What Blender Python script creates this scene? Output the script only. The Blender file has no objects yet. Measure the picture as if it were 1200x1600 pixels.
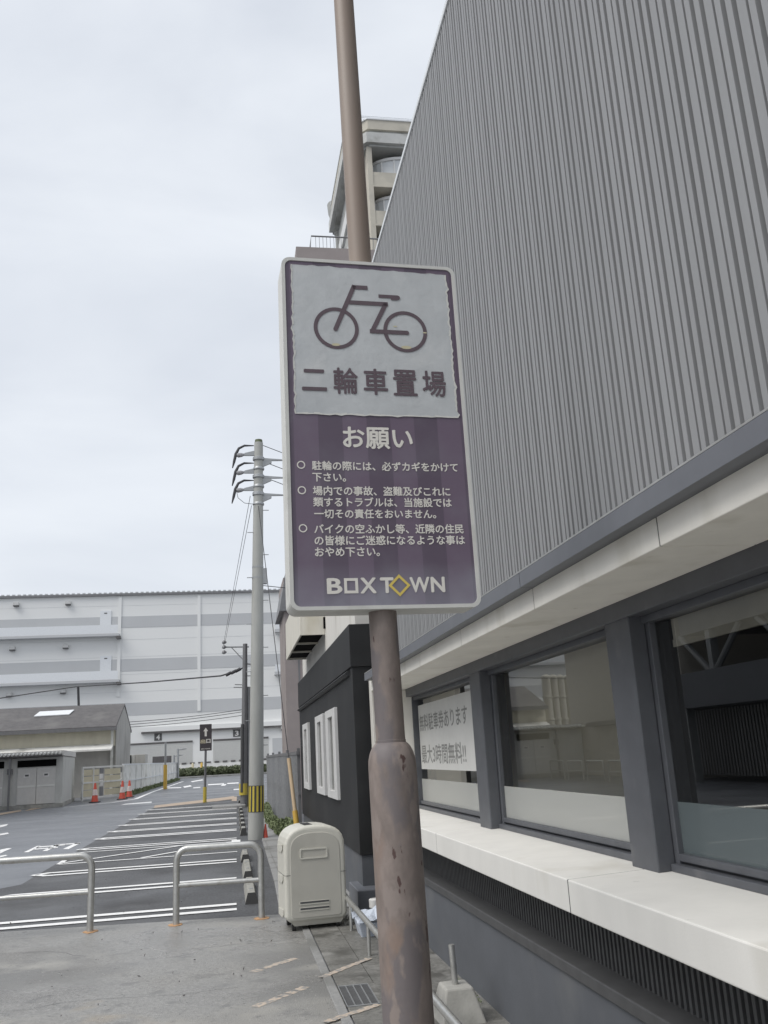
import bpy, bmesh, math, random
from mathutils import Vector, Matrix
random.seed(7)
SC = bpy.context.scene
COL = SC.collection
# ------------------------------------------------------------------ camera, sky, sun, exposure
EYE = 1.6
FPX = 1402.0                      # focal length in pixels of the 1200x1600 photograph
def _cam_matrix(pitch, roll, yaw):
    return Matrix.Rotation(yaw, 3, 'Z') @ Matrix.Rotation(pitch, 3, 'X') @ Matrix.Rotation(roll, 3, 'Z')
CAMR = _cam_matrix(1.83272257, -0.0551772086, -0.177545724)
cam = bpy.data.objects.new('camera', bpy.data.cameras.new('camera'))
COL.objects.link(cam)
cam.data.sensor_fit = 'VERTICAL'; cam.data.sensor_height = 36.0; cam.data.sensor_width = 27.0
cam.data.lens = FPX / 1600.0 * 36.0
cam.data.clip_start = 0.05; cam.data.clip_end = 2000
cam.matrix_world = Matrix.Translation((0, 0, EYE)) @ CAMR.to_4x4()
SC.camera = cam

SUN_EL, SUN_AZ = math.radians(54), math.radians(246)      # azimuth clockwise from +Y
w = bpy.data.worlds.new('World'); SC.world = w; w.use_nodes = True
nt = w.node_tree; nt.nodes.clear()
def N(tree, kind, **kw):
    n = tree.nodes.new(kind)
    for k, v in kw.items():
        if k.startswith('i_'):
            n.inputs[int(k[2:])].default_value = v
        else:
            setattr(n, k, v)
    return n
out = N(nt, 'ShaderNodeOutputWorld')
sky = N(nt, 'ShaderNodeTexSky'); sky.sky_type = 'NISHITA'; sky.sun_disc = False
sky.sun_elevation = SUN_EL; sky.sun_rotation = SUN_AZ; sky.dust_density = 4.0
bgs = N(nt, 'ShaderNodeBackground'); bgs.inputs[1].default_value = 0.07
nt.links.new(sky.outputs[0], bgs.inputs[0])
tc = N(nt, 'ShaderNodeTexCoord')
mp = N(nt, 'ShaderNodeMapping'); mp.inputs['Scale'].default_value = (1.0, 1.0, 2.6)
nt.links.new(tc.outputs['Generated'], mp.inputs[0])
n1 = N(nt, 'ShaderNodeTexNoise'); n1.inputs['Scale'].default_value = 2.1; n1.inputs['Detail'].default_value = 7; n1.inputs['Roughness'].default_value = 0.5; n1.inputs['Distortion'].default_value = .35
nt.links.new(mp.outputs[0], n1.inputs['Vector'])
cr = N(nt, 'ShaderNodeValToRGB')
cr.color_ramp.elements[0].position = 0.32; cr.color_ramp.elements[0].color = (0.395, 0.42, 0.462, 1)
cr.color_ramp.elements[1].position = 0.68; cr.color_ramp.elements[1].color = (0.515, 0.537, 0.567, 1)
nt.links.new(n1.outputs[0], cr.inputs[0])
bgc = N(nt, 'ShaderNodeBackground'); bgc.inputs[1].default_value = 1.0
nt.links.new(cr.outputs[0], bgc.inputs[0])
mx = N(nt, 'ShaderNodeMixShader'); mx.inputs[0].default_value = 0.88      # cloud cover over the blue sky
nt.links.new(bgs.outputs[0], mx.inputs[1]); nt.links.new(bgc.outputs[0], mx.inputs[2])
nt.links.new(mx.outputs[0], out.inputs[0])

sun = bpy.data.objects.new('sun', bpy.data.lights.new('sun', 'SUN')); COL.objects.link(sun)
sun.data.energy = 1.25; sun.data.angle = math.radians(40); sun.data.color = (1, 0.97, 0.93)
_sd = Vector((math.sin(SUN_AZ) * math.cos(SUN_EL), math.cos(SUN_AZ) * math.cos(SUN_EL), math.sin(SUN_EL)))
sun.rotation_euler = (-_sd).to_track_quat('-Z', 'Y').to_euler()
sun.location = (0, 0, 60)
SC.view_settings.view_transform = 'Standard'; SC.view_settings.look = 'None'
SC.view_settings.exposure = 0.86; SC.view_settings.gamma = 1.0

# ------------------------------------------------------------------ where a photograph's pixel lies in the place
def _ray(px, py): return CAMR @ Vector((px - 600, -(py - 800), -FPX))
def gz(px, py, z=0.0):
    d = _ray(px, py); t = (z - EYE) / d.z; return Vector((0, 0, EYE)) + d * t
def gy(px, py, y):
    d = _ray(px, py); return Vector((0, 0, EYE)) + d * (y / d.y)
def gx(px, py, x):
    d = _ray(px, py); return Vector((0, 0, EYE)) + d * (x / d.x)

# ------------------------------------------------------------------ materials
MATS = {}
def mat(name, col, rough=0.7, metal=0.0, var=0.12, scale=6.0, bump=0.0, bscale=60.0, spec=0.5,
        stain=None, stain_scale=2.0, stain_lo=0.55, stain_hi=0.7, stretch=(1, 1, 1), rvar=0.0):
    m = bpy.data.materials.new(name); m.use_nodes = True; t = m.node_tree; L = t.links
    b = t.nodes['Principled BSDF']; b.inputs['Roughness'].default_value = rough
    b.inputs['Metallic'].default_value = metal; b.inputs['Specular IOR Level'].default_value = spec
    tc = N(t, 'ShaderNodeTexCoord'); mp = N(t, 'ShaderNodeMapping'); mp.inputs['Scale'].default_value = stretch
    L.new(tc.outputs['Object'], mp.inputs[0])
    nz = N(t, 'ShaderNodeTexNoise'); nz.inputs['Scale'].default_value = scale; nz.inputs['Detail'].default_value = 8; nz.inputs['Roughness'].default_value = .6
    L.new(mp.outputs[0], nz.inputs['Vector'])
    r = N(t, 'ShaderNodeValToRGB')
    r.color_ramp.elements[0].position = .3; r.color_ramp.elements[1].position = .7
    r.color_ramp.elements[0].color = tuple(c * (1 - var) for c in col) + (1,)
    r.color_ramp.elements[1].color = tuple(min(1, c * (1 + var)) for c in col) + (1,)
    L.new(nz.outputs[0], r.inputs[0]); last = r.outputs[0]
    sts = stain if isinstance(stain, list) else ([(stain, stain_scale, stain_lo, stain_hi)] if stain else [])
    for k, (sc_, ss, lo, hi) in enumerate(sts):
        n2 = N(t, 'ShaderNodeTexNoise'); n2.inputs['Scale'].default_value = ss; n2.inputs['Detail'].default_value = 6
        m2 = N(t, 'ShaderNodeMapping'); m2.inputs['Scale'].default_value = stretch; m2.inputs['Location'].default_value = (3.1 + 7 * k, 1.7, .4)
        L.new(tc.outputs['Object'], m2.inputs[0]); L.new(m2.outputs[0], n2.inputs['Vector'])
        r2 = N(t, 'ShaderNodeMapRange'); r2.inputs[1].default_value = lo; r2.inputs[2].default_value = hi
        L.new(n2.outputs[0], r2.inputs[0])
        mm = N(t, 'ShaderNodeMix'); mm.data_type = 'RGBA'
        L.new(r2.outputs[0], mm.inputs[0]); L.new(last, mm.inputs[6]); mm.inputs[7].default_value = tuple(sc_) + (1,)
        last = mm.outputs[2]
    L.new(last, b.inputs['Base Color'])
    if rvar:
        rr = N(t, 'ShaderNodeMapRange'); rr.inputs[1].default_value = .35; rr.inputs[2].default_value = .65
        rr.inputs[3].default_value = max(.05, rough - rvar); rr.inputs[4].default_value = min(1, rough + rvar)
        n4 = N(t, 'ShaderNodeTexNoise'); n4.inputs['Scale'].default_value = .6; n4.inputs['Detail'].default_value = 5
        L.new(tc.outputs['Object'], n4.inputs['Vector']); L.new(n4.outputs[0], rr.inputs[0]); L.new(rr.outputs[0], b.inputs['Roughness'])
    if bump:
        n3 = N(t, 'ShaderNodeTexNoise'); n3.inputs['Scale'].default_value = bscale; n3.inputs['Detail'].default_value = 4
        L.new(tc.outputs['Object'], n3.inputs['Vector'])
        bp = N(t, 'ShaderNodeBump'); bp.inputs['Strength'].default_value = bump; bp.inputs['Distance'].default_value = .01
        L.new(n3.outputs[0], bp.inputs['Height']); L.new(bp.outputs[0], b.inputs['Normal'])
    MATS[name] = m; return m

def glass(name, tint, ior, rough=0.0, tr=1.0):
    m = bpy.data.materials.new(name); m.use_nodes = True; t = m.node_tree; t.nodes.clear(); L = t.links
    o = N(t, 'ShaderNodeOutputMaterial'); f = N(t, 'ShaderNodeFresnel'); f.inputs[0].default_value = ior
    a = N(t, 'ShaderNodeBsdfTransparent'); a.inputs[0].default_value = tint + (1,)
    g = N(t, 'ShaderNodeBsdfGlossy'); g.inputs['Roughness'].default_value = rough; g.inputs['Color'].default_value = (.95, .95, .93, 1)
    x = N(t, 'ShaderNodeMixShader'); L.new(f.outputs[0], x.inputs[0]); L.new(a.outputs[0], x.inputs[1]); L.new(g.outputs[0], x.inputs[2])
    L.new(x.outputs[0], o.inputs[0]); return m

M = dict(
 asphalt_lot=mat('lot asphalt', (.078, .08, .084), .6, var=.55, scale=34, bump=.6, bscale=90, rvar=.14, stain=[((.115, .117, .12), .45, .45, .75), ((.05, .05, .052), .9, .6, .72), ((.15, .15, .15), 60, .68, .72)]),
 asphalt_road=mat('road asphalt', (.15, .158, .174), .42, var=.28, scale=30, bump=.25, bscale=220, rvar=.12, stain=[((.2, .21, .23), .35, .45, .7), ((.115, .12, .13), .8, .58, .75)], stretch=(.5, 1, 1)),
 ground=mat('wet worn concrete', (.27, .265, .253), .4, var=.3, scale=48, bump=.55, bscale=110, rvar=.26, stain=[((.19, .187, .18), .55, .48, .62), ((.33, .32, .295), 1.3, .54, .68), ((.2, .197, .19), 5, .58, .68), ((.36, .3, .22), .9, .66, .78), ((.11, .11, .105), 26, .67, .7), ((.4, .39, .37), 38, .67, .7)]),
 slab=mat('concrete slab', (.175, .171, .158), .5, var=.35, scale=34, bump=.3, bscale=120, rvar=.2, stain=[((.085, .083, .074), 2.2, .48, .64), ((.26, .255, .24), 4, .6, .72)]),
 path=mat('concrete path', (.27, .27, .265), .7, var=.15, scale=30, bump=.2, stain=[((.17, .17, .16), 1.5, .52, .7)]),
 white_line=mat('road paint', (.84, .84, .83), .6, var=.06, scale=60, stain=[((.45, .45, .45), 14, .64, .75)]),
 orange_line=mat('faded orange paint', (.5, .39, .29), .6, var=.1, scale=60, stain=[((.3, .27, .24), 10, .55, .72)]),
 salmon=mat('worn salmon paint', (.5, .42, .34), .6, var=.12, scale=60, stain=[((.28, .27, .255), 22, .46, .58), ((.25, .245, .235), 5, .6, .66)]),
 clad=mat('grey ribbed steel', (.268, .272, .277), .55, metal=0.0, var=.06, scale=3, stain=[((.262, .265, .27), 1.0, .5, .75)], stretch=(1, 2, .15)),
 clad_dark=mat('dark grey coated steel', (.135, .142, .16), .45, var=.08, scale=5),
 frame=mat('charcoal window frame', (.095, .1, .112), .45, var=.1, scale=8, stain=[((.15, .15, .155), 5, .62, .8)]),
 trimwhite=mat('white roof trim', (.72, .74, .76), .5, var=.04),
 fascia=mat('white rendered band', (.83, .805, .74), .75, var=.06, scale=3, bump=.08, bscale=90, stain=[((.66, .63, .55), 3.0, .58, .8), ((.55, .52, .44), 9, .68, .82)], stretch=(1, 1, .3)),
 soffit=mat('cream soffit', (.78, .755, .68), .8, var=.05, scale=2.5, bump=.05, stain=[((.66, .63, .56), 2.2, .58, .8)]),
 sill=mat('white concrete sill', (.70, .69, .655), .7, var=.04, scale=5, bump=.06, bscale=120, stain=[((.54, .52, .46), 1.7, .6, .78), ((.42, .42, .38), 14, .7, .85)], stretch=(1, 1, .35)),
 basewall=mat('slate grey base wall', (.105, .112, .125), .6, var=.08, scale=4, bump=.08, bscale=140, stain=[((.14, .145, .15), 1.6, .55, .75)]),
 louver=mat('dark louver', (.075, .076, .078), .55, var=.15, scale=9),
 black=mat('black wall paint', (.0125, .0132, .0145), .62, var=.25, scale=2.2, bump=.08, bscale=90, stain=[((.022, .023, .024), 1.1, .55, .72)]),
 black_trim=mat('dark trim', (.03, .031, .033), .55, var=.15),
 whitewall=mat('white mortar wall', (.66, .645, .605), .8, var=.06, scale=2, bump=.06, stain=[((.45, .43, .38), 1.6, .56, .74)], stretch=(1, 1, .3)),
 hood=mat('cream hood', (.66, .635, .56), .7, var=.06, stain=[((.5, .46, .36), 2.2, .55, .75)], stretch=(1, 1, .35)),
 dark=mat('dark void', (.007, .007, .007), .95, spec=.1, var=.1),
 winwhite=mat('white window frame', (.62, .62, .61), .5, var=.05, stain=[((.5, .49, .46), 4, .6, .8)]),
 brown=mat('mauve brown wall', (.3, .265, .255), .85, var=.05, scale=2, bump=.05, stain=[((.26, .225, .215), .8, .5, .75)]),
 greysteel=mat('grey steel', (.2, .2, .205), .5, metal=.3, var=.1),
 tower=mat('beige tower tile', (.5, .47, .4), .8, var=.08, scale=1.5, stain=[((.39, .37, .32), .7, .5, .7)]),
 towergrey=mat('tower cornice', (.38, .385, .37), .8, var=.12, scale=1.2, stain=[((.26, .26, .24), .9, .52, .68)]),
 towerlight=mat('tower light trim', (.47, .475, .46), .8, var=.1, scale=1.2, stain=[((.36, .36, .34), 1.4, .55, .7)]),
 towerglass=mat('tower glazing', (.55, .57, .58), .15, var=.1, scale=.5),
 pole=mat('taupe pole paint', (.255, .207, .172), .5, var=.06, scale=5, stain=[((.25, .185, .145), 2.2, .55, .8)], stretch=(1, 1, .4)),
 polerust=mat('weathered taupe paint', (.215, .178, .16), .62, var=.2, scale=24, bump=.15, bscale=40,
     stain=[((.245, .175, .138), 6, .55, .72), ((.165, .145, .145), 9, .53, .6), ((.25, .21, .19), 15, .57, .63), ((.085, .05, .045), 19, .645, .665)], stretch=(1, 1, .45)),
 signrim=mat('off white sign edge', (.62, .62, .59), .55, var=.06, scale=10, stain=[((.45, .45, .42), 6, .6, .8)]),
 sticker=mat('peeling pale sticker', (.53, .55, .56), .38, var=.08, scale=9, bump=.12, bscale=40, stain=[((.62, .63, .63), 5, .52, .68), ((.45, .475, .49), 3, .52, .72)]),
 signink=mat('purple brown ink', (.115, .085, .1), .6, var=.12, scale=30),
 letter=mat('cream lettering', (.74, .715, .66), .6, var=.05, scale=30),
 yellow=mat('sign yellow', (.68, .53, .13), .6, var=.05),
 glue=mat('old glue', (.56, .52, .36), .6, var=.1),
 bin=mat('beige plastic', (.57, .56, .5), .45, var=.05, scale=3, bump=.03, stain=[((.49, .48, .42), 2.5, .55, .75)]),
 binpanel=mat('beige plastic panel', (.475, .463, .415), .5, var=.04, scale=3, bump=.03, stain=[((.42, .41, .365), 3, .55, .75)]),
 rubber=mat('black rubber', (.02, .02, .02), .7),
 galv=mat('galvanised steel', (.52, .52, .5), .38, metal=.75, var=.12, scale=14, stain=[((.38, .36, .33), 5, .6, .75)]),
 rust=mat('orange rust', (.5, .3, .16), .85, var=.25, scale=30),
 concrete=mat('weathered concrete', (.36, .355, .33), .8, var=.15, scale=8, bump=.2, bscale=60, stain=[((.22, .22, .2), 3, .52, .7)]),
 utilconc=mat('utility pole concrete', (.38, .385, .365), .75, var=.1, scale=5, bump=.1, stain=[((.3, .3, .27), 1.3, .52, .7)], stretch=(1, 1, .25)),
 stopconc=mat('stop block concrete', (.33, .325, .295), .8, var=.15, scale=12, bump=.2, stain=[((.2, .2, .18), 4, .5, .7)]),
 insul=mat('insulator grey', (.3, .3, .31), .35, var=.1),
 wire=mat('black wire', (.045, .045, .05), .6),
 steel=mat('zinc bracket', (.36, .37, .375), .45, metal=.5, var=.1),
 bandblack=mat('pole guard black', (.05, .05, .05), .5),
 bandyellow=mat('pole guard yellow', (.55, .44, .07), .5, var=.1),
 cone=mat('red cone', (.52, .075, .045), .5, var=.12, scale=8),
 conewhite=mat('cone reflective', (.7, .6, .57), .4),
 wh=mat('warehouse white', (.76, .765, .755), .6, var=.025, scale=.12, stretch=(.2, 1, 1)),
 whgrey=mat('warehouse grey band', (.5, .51, .52), .6, var=.03, scale=.2),
 whshut=mat('roller shutter', (.72, .72, .7), .55, var=.04),
 tin=mat('old dark roofing', (.105, .1, .1), .7, var=.2, scale=3, stain=[((.15, .145, .14), .8, .5, .7)]),
 tinbeige=mat('beige tin wall', (.62, .59, .48), .75, var=.08, scale=2, stain=[((.5, .465, .37), 1.0, .52, .7)], stretch=(1, 1, .3)),
 tingrey=mat('grey tin wall', (.44, .43, .405), .75, var=.1, scale=2, stain=[((.33, .32, .3), 1.0, .52, .7)], stretch=(1, 1, .4)),
 garage=mat('garage grey', (.56, .56, .535), .7, var=.06, stain=[((.45, .45, .425), 1.2, .55, .75)], stretch=(1, 1, .4)),
 garagedoor=mat('garage door', (.62, .61, .585), .6, var=.05),
 fencew=mat('white fence panel', (.74, .74, .71), .65, var=.08, scale=2, stain=[((.45, .45, .42), 1.2, .52, .72)]),
 gatebeige=mat('plywood beige', (.62, .57, .42), .75, var=.08, scale=2),
 mesh=mat('grey fence slats', (.27, .275, .28), .65, var=.18, scale=20),
 hedge=mat('hedge leaves', (.11, .13, .07), .7, var=.5, scale=3),
 weed=mat('weed leaves', (.13, .16, .07), .65, var=.45, scale=9),
 yellowpipe=mat('yellow pipe', (.62, .4, .08), .5, var=.06),
 peachpipe=mat('faded yellow pipe', (.6, .46, .3), .5, var=.06),
 tub=mat('white blue plastic', (.55, .6, .68), .4, var=.04),
 whiteplastic=mat('white plastic', (.72, .71, .69), .4),
 paper=mat('white paper', (.6, .6, .58), .7, var=.04, scale=4),
 ink=mat('faded grey ink', (.25, .25, .24), .7),
 film=mat('frosted film', (.36, .375, .37), .3, var=.03, scale=1.2),
 blind=mat('beige roller blind', (.86, .81, .71), .8, var=.04),
 screen=mat('pale room screen', (.82, .77, .66), .8, var=.05, scale=.7),
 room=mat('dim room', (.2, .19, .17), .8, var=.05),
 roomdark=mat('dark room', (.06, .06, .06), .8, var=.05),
 taupe=mat('taupe hall wall', (.46, .435, .39), .8, var=.04),
 tank=mat('silo steel', (.5, .48, .42), .45, metal=.2, var=.1),
 carwhite=mat('white car paint', (.68, .68, .68), .25, var=.02),
 carglass=mat('car glass', (.05, .055, .06), .1),
 signdark=mat('dark brown sign', (.065, .055, .06), .5, var=.08),
 signcream=mat('cream sign print', (.6, .54, .38), .6),
 lamp=mat('lamp fitting', (.55, .55, .54), .5), lampdark=mat('lamp underside', (.1, .1, .1), .5),
 vanpaint=mat('truck bed', (.4, .4, .39), .5),
)
M['glass'] = glass('window glass', (.9, .91, .89), 2.3)
def film_mat(nm, c_):
    m = bpy.data.materials.new(nm); m.use_nodes = True; t = m.node_tree; L = t.links
    b = t.nodes['Principled BSDF']; b.inputs['Base Color'].default_value = c_ + (1,); b.inputs['Roughness'].default_value = .35
    a = N(t, 'ShaderNodeBsdfTransparent'); x = N(t, 'ShaderNodeMixShader'); x.inputs[0].default_value = .42
    L.new(a.outputs[0], x.inputs[1]); L.new(b.outputs[0], x.inputs[2]); L.new(x.outputs[0], t.nodes['Material Output'].inputs[0]); return m
M['film'] = film_mat('translucent frosted film', (.68, .69, .66)); M['film_shaded'] = film_mat('frosted film shaded darker', (.2, .24, .25))  # second is the same film, coloured darker to paint the dim room behind
M['glassclear'] = glass('pane glass', (.35, .36, .37), 1.7)

# sign panel: purple with wide vertical stripes and weathering towards its foot
def sign_mat():
    m = bpy.data.materials.new('striped purple sign'); m.use_nodes = True; t = m.node_tree; L = t.links
    b = t.nodes['Principled BSDF']; b.inputs['Roughness'].default_value = .36
    tc = N(t, 'ShaderNodeTexCoord'); sp = N(t, 'ShaderNodeSeparateXYZ'); L.new(tc.outputs['Object'], sp.inputs[0])
    a = N(t, 'ShaderNodeMath', operation='MULTIPLY_ADD'); a.inputs[1].default_value = 1 / .174; a.inputs[2].default_value = 20.34
    L.new(sp.outputs[0], a.inputs[0])
    fr = N(t, 'ShaderNodeMath', operation='FRACT'); L.new(a.outputs[0], fr.inputs[0])
    gt = N(t, 'ShaderNodeMath', operation='GREATER_THAN'); gt.inputs[1].default_value = .5; L.new(fr.outputs[0], gt.inputs[0])
    mx = N(t, 'ShaderNodeMix'); mx.data_type = 'RGBA'; L.new(gt.outputs[0], mx.inputs[0])
    mx.inputs[6].default_value = (.116, .09, .125, 1); mx.inputs[7].default_value = (.158, .12, .167, 1)
    nz = N(t, 'ShaderNodeTexNoise'); nz.inputs['Scale'].default_value = 5; nz.inputs['Detail'].default_value = 6; L.new(tc.outputs['Object'], nz.inputs['Vector'])
    mr = N(t, 'ShaderNodeMapRange'); mr.inputs[1].default_value = .48; mr.inputs[2].default_value = .75; mr.inputs[4].default_value = .3; L.new(nz.outputs[0], mr.inputs[0])
    m2 = N(t, 'ShaderNodeMix'); m2.data_type = 'RGBA'; L.new(mr.outputs[0], m2.inputs[0]); L.new(mx.outputs[2], m2.inputs[6]); m2.inputs[7].default_value = (.23, .225, .26, 1)
    # dusty deposit along the lower edge
    lo = N(t, 'ShaderNodeMapRange'); lo.inputs[1].default_value = .16; lo.inputs[2].default_value = .02; lo.inputs[4].default_value = .9; L.new(sp.outputs[2], lo.inputs[0])
    mu = N(t, 'ShaderNodeMath', operation='MULTIPLY'); L.new(lo.outputs[0], mu.inputs[0]); L.new(nz.outputs[0], mu.inputs[1])
    m3 = N(t, 'ShaderNodeMix'); m3.data_type = 'RGBA'; L.new(mu.outputs[0], m3.inputs[0]); L.new(m2.outputs[2], m3.inputs[6]); m3.inputs[7].default_value = (.34, .35, .4, 1)
    L.new(m3.outputs[2], b.inputs['Base Color']); return m
M['signpurple'] = sign_mat()

# ------------------------------------------------------------------ mesh helpers
class MB:
    def __init__(s): s.v = []; s.f = []
    def add(s, vs, fs):
        o = len(s.v); s.v += [Vector(p) for p in vs]; s.f += [tuple(i + o for i in f) for f in fs]; return s
    def box(s, x0, x1, y0, y1, z0, z1, rot=0, at=None):
        x0, x1 = sorted((x0, x1)); y0, y1 = sorted((y0, y1)); z0, z1 = sorted((z0, z1))
        p = [Vector((x, y, z)) for z in (z0, z1) for y in (y0, y1) for x in (x0, x1)]
        if rot or at:
            R = Matrix.Rotation(rot, 3, 'Z'); A = Vector(at or (0, 0, 0)); p = [R @ q + A for q in p]
        return s.add(p, [(0, 2, 3, 1), (4, 5, 7, 6), (0, 1, 5, 4), (2, 6, 7, 3), (0, 4, 6, 2), (1, 3, 7, 5)])
    def hexa(s, bot, top):                      # two quads, both counter-clockwise seen from above
        return s.add(list(bot) + list(top), [(3, 2, 1, 0), (4, 5, 6, 7)] + [(i, (i + 1) % 4, 4 + (i + 1) % 4, 4 + i) for i in range(4)])
    def prism(s, poly, z0, z1):                 # polygon in XY raised in Z
        n = len(poly); a = [Vector((p[0], p[1], z0)) for p in poly]; b = [Vector((p[0], p[1], z1)) for p in poly]
        return s.add(a + b, [tuple(range(n - 1, -1, -1)), tuple(range(n, 2 * n))] + [(i, (i + 1) % n, n + (i + 1) % n, n + i) for i in range(n)])
    def extr(s, pts, d):                        # any planar polygon moved along d
        n = len(pts); a = [Vector(p) for p in pts]; d = Vector(d)
        return s.add(a + [p + d for p in a], [tuple(range(n - 1, -1, -1)), tuple(range(n, 2 * n))] + [(i, (i + 1) % n, n + (i + 1) % n, n + i) for i in range(n)])
    def quad(s, *p): return s.add(p, [tuple(range(len(p)))])
    def tube(s, path, r, n=12, caps=True):
        path = [Vector(p) for p in path]; k = len(path)
        rs = r if isinstance(r, (list, tuple)) else [r] * k
        o = len(s.v); u = None
        for i, p in enumerate(path):
            d = (path[min(i + 1, k - 1)] - path[max(i - 1, 0)]).normalized()
            if u is None:
                u = d.orthogonal().normalized()
            u = (u - d * u.dot(d)).normalized(); v = d.cross(u)
            for j in range(n):
                a = 2 * math.pi * j / n; s.v.append(p + (u * math.cos(a) + v * math.sin(a)) * rs[i])
        for i in range(k - 1):
            for j in range(n):
                s.f.append((o + i * n + j, o + i * n + (j + 1) % n, o + (i + 1) * n + (j + 1) % n, o + (i + 1) * n + j))
        if caps:
            s.f.append(tuple(o + j for j in reversed(range(n)))); s.f.append(tuple(o + (k - 1) * n + j for j in range(n)))
        return s
    def lathe(s, prof, c, n=24):                # (radius, z) pairs about a vertical axis
        return s.tube([(c[0], c[1], c[2] + z) for r, z in prof], [max(r, 1e-4) for r, z in prof], n)
    def build(s, name, m, parent=None, smooth=False, bevel=0, seg=2, label=None):
        me = bpy.data.meshes.new(name)
        off = Vector((0, 0, 0))
        if parent is not None:
            q = parent
            while q is not None: off += q.location; q = q.parent
        me.from_pydata([tuple(p - off) for p in s.v], [], s.f); me.materials.append(m)
        if smooth:
            bm = bmesh.new(); bm.from_mesh(me); bmesh.ops.recalc_face_normals(bm, faces=bm.faces)
            for e in bm.edges:
                if len(e.link_faces) == 2 and e.calc_face_angle(0) > math.radians(38): e.smooth = False
            for f in bm.faces: f.smooth = True
            bm.to_mesh(me); bm.free()
        o = bpy.data.objects.new(name, me); COL.objects.link(o)
        if parent is not None: o.parent = parent
        if bevel:
            b = o.modifiers.new('bevel', 'BEVEL'); b.width = bevel; b.segments = seg; b.limit_method = 'ANGLE'; b.angle_limit = math.radians(40)
        if label: o['label'] = label
        return o

def thing(name, label, cat, loc=(0, 0, 0), group=None):
    o = bpy.data.objects.new(name, None); COL.objects.link(o); o.location = loc; o.empty_display_size = .2
    o['label'] = label; o['category'] = cat
    if group: o['group'] = group
    return o
def tag(o, label, cat, group=None):
    o['label'] = label; o['category'] = cat
    if group: o['group'] = group
    return o
def struct(o, kind='structure'):
    o['kind'] = kind; return o
def dup(root, loc, rotz=None, label=None):
    r = root.copy(); COL.objects.link(r); r.location = loc
    if rotz is not None: r.rotation_euler = (0, 0, rotz)
    if label: r['label'] = label
    def rec(a, b):
        for ch in list(a.children):
            c = ch.copy(); COL.objects.link(c); c.parent = b; rec(ch, c)
    rec(root, r); return r

def text_polys(body, bold=0.0):
    cu = bpy.data.curves.new('lettering', 'FONT'); cu.body = body; cu.size = 1; cu.offset = bold; cu.fill_mode = 'FRONT'; cu.resolution_u = 3
    o = bpy.data.objects.new('lettering', cu); COL.objects.link(o)
    dg = bpy.context.evaluated_depsgraph_get(); dg.update()
    me = bpy.data.meshes.new_from_object(o.evaluated_get(dg))
    vs = [v.co.copy() for v in me.vertices]; fs = [tuple(p.vertices) for p in me.polygons]
    bpy.data.objects.remove(o); bpy.data.curves.remove(cu); bpy.data.meshes.remove(me)
    return vs, fs
def text_fit(mb, body, origin, ux, uy, w, h=None, bold=0.0, thick=.002):
    """lay the text's own bounding box on the box origin..origin+ux*w+uy*h, raised by thick"""
    vs, fs = text_polys(body)
    if not vs: return
    x0 = min(v.x for v in vs); x1 = max(v.x for v in vs); y0 = min(v.y for v in vs); y1 = max(v.y for v in vs)
    sx = w / (x1 - x0); sy = (h / (y1 - y0)) if h else sx
    ux = Vector(ux); uy = Vector(uy)
    n = ux.cross(uy).normalized(); O = Vector(origin)
    e = bold * 1.15
    for k, (dx, dy) in enumerate(((0, 0), (e, 0), (-e, 0), (0, e), (0, -e), (e * .7, e * .7), (-e * .7, -e * .7)) if bold else ((0, 0),)):
        mb.add([O + ux * ((v.x + dx - x0) * sx) + uy * ((v.y + dy - y0) * sy) + n * (thick + .00004 * k) for v in vs], fs)
def stroke(mb, pts, w, f):
    """flat polyline of width w in 2-D, each point sent through f(x, z)"""
    for (a, b) in zip(pts[:-1], pts[1:]):
        d = Vector((b[0] - a[0], b[1] - a[1])).normalized(); n = Vector((-d.y, d.x)) * w / 2
        mb.add([f(a[0] - n.x, a[1] - n.y), f(b[0] - n.x, b[1] - n.y), f(b[0] + n.x, b[1] + n.y), f(a[0] + n.x, a[1] + n.y)], [(0, 1, 2, 3)])

# ------------------------------------------------------------------ ground
Z1, Z2, Z3, Z4 = .004, .008, .012, .016
struct(MB().box(-400, 400, -200, 600, -.5, 0).build('ground', M['asphalt_road']))
def sheet(name, pts, z, m):
    mb = MB(); mb.add([(p[0], p[1], z) for p in pts], [tuple(range(len(pts)))]); return struct(mb.build(name, m))
sheet('parking_lot', [(-3.1, 10.1), (.62, 10.1), (.6, 21), (.75, 30), (.9, 46), (-3.0, 39), (-3.1, 24), (-3.08, 15)], Z1, M['asphalt_lot'])
sheet('parking_lot_edge', [(-9, 10.1), (-3.1, 10.1), (-3.08, 15), (-4.4, 13), (-6.5, 11.9), (-9, 11.2)], Z1, M['asphalt_lot'])
sheet('forecourt', [(-9, -6), (.66, -6), (.66, 10.33), (-9, 11.62)], Z2, M['ground'])
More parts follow.
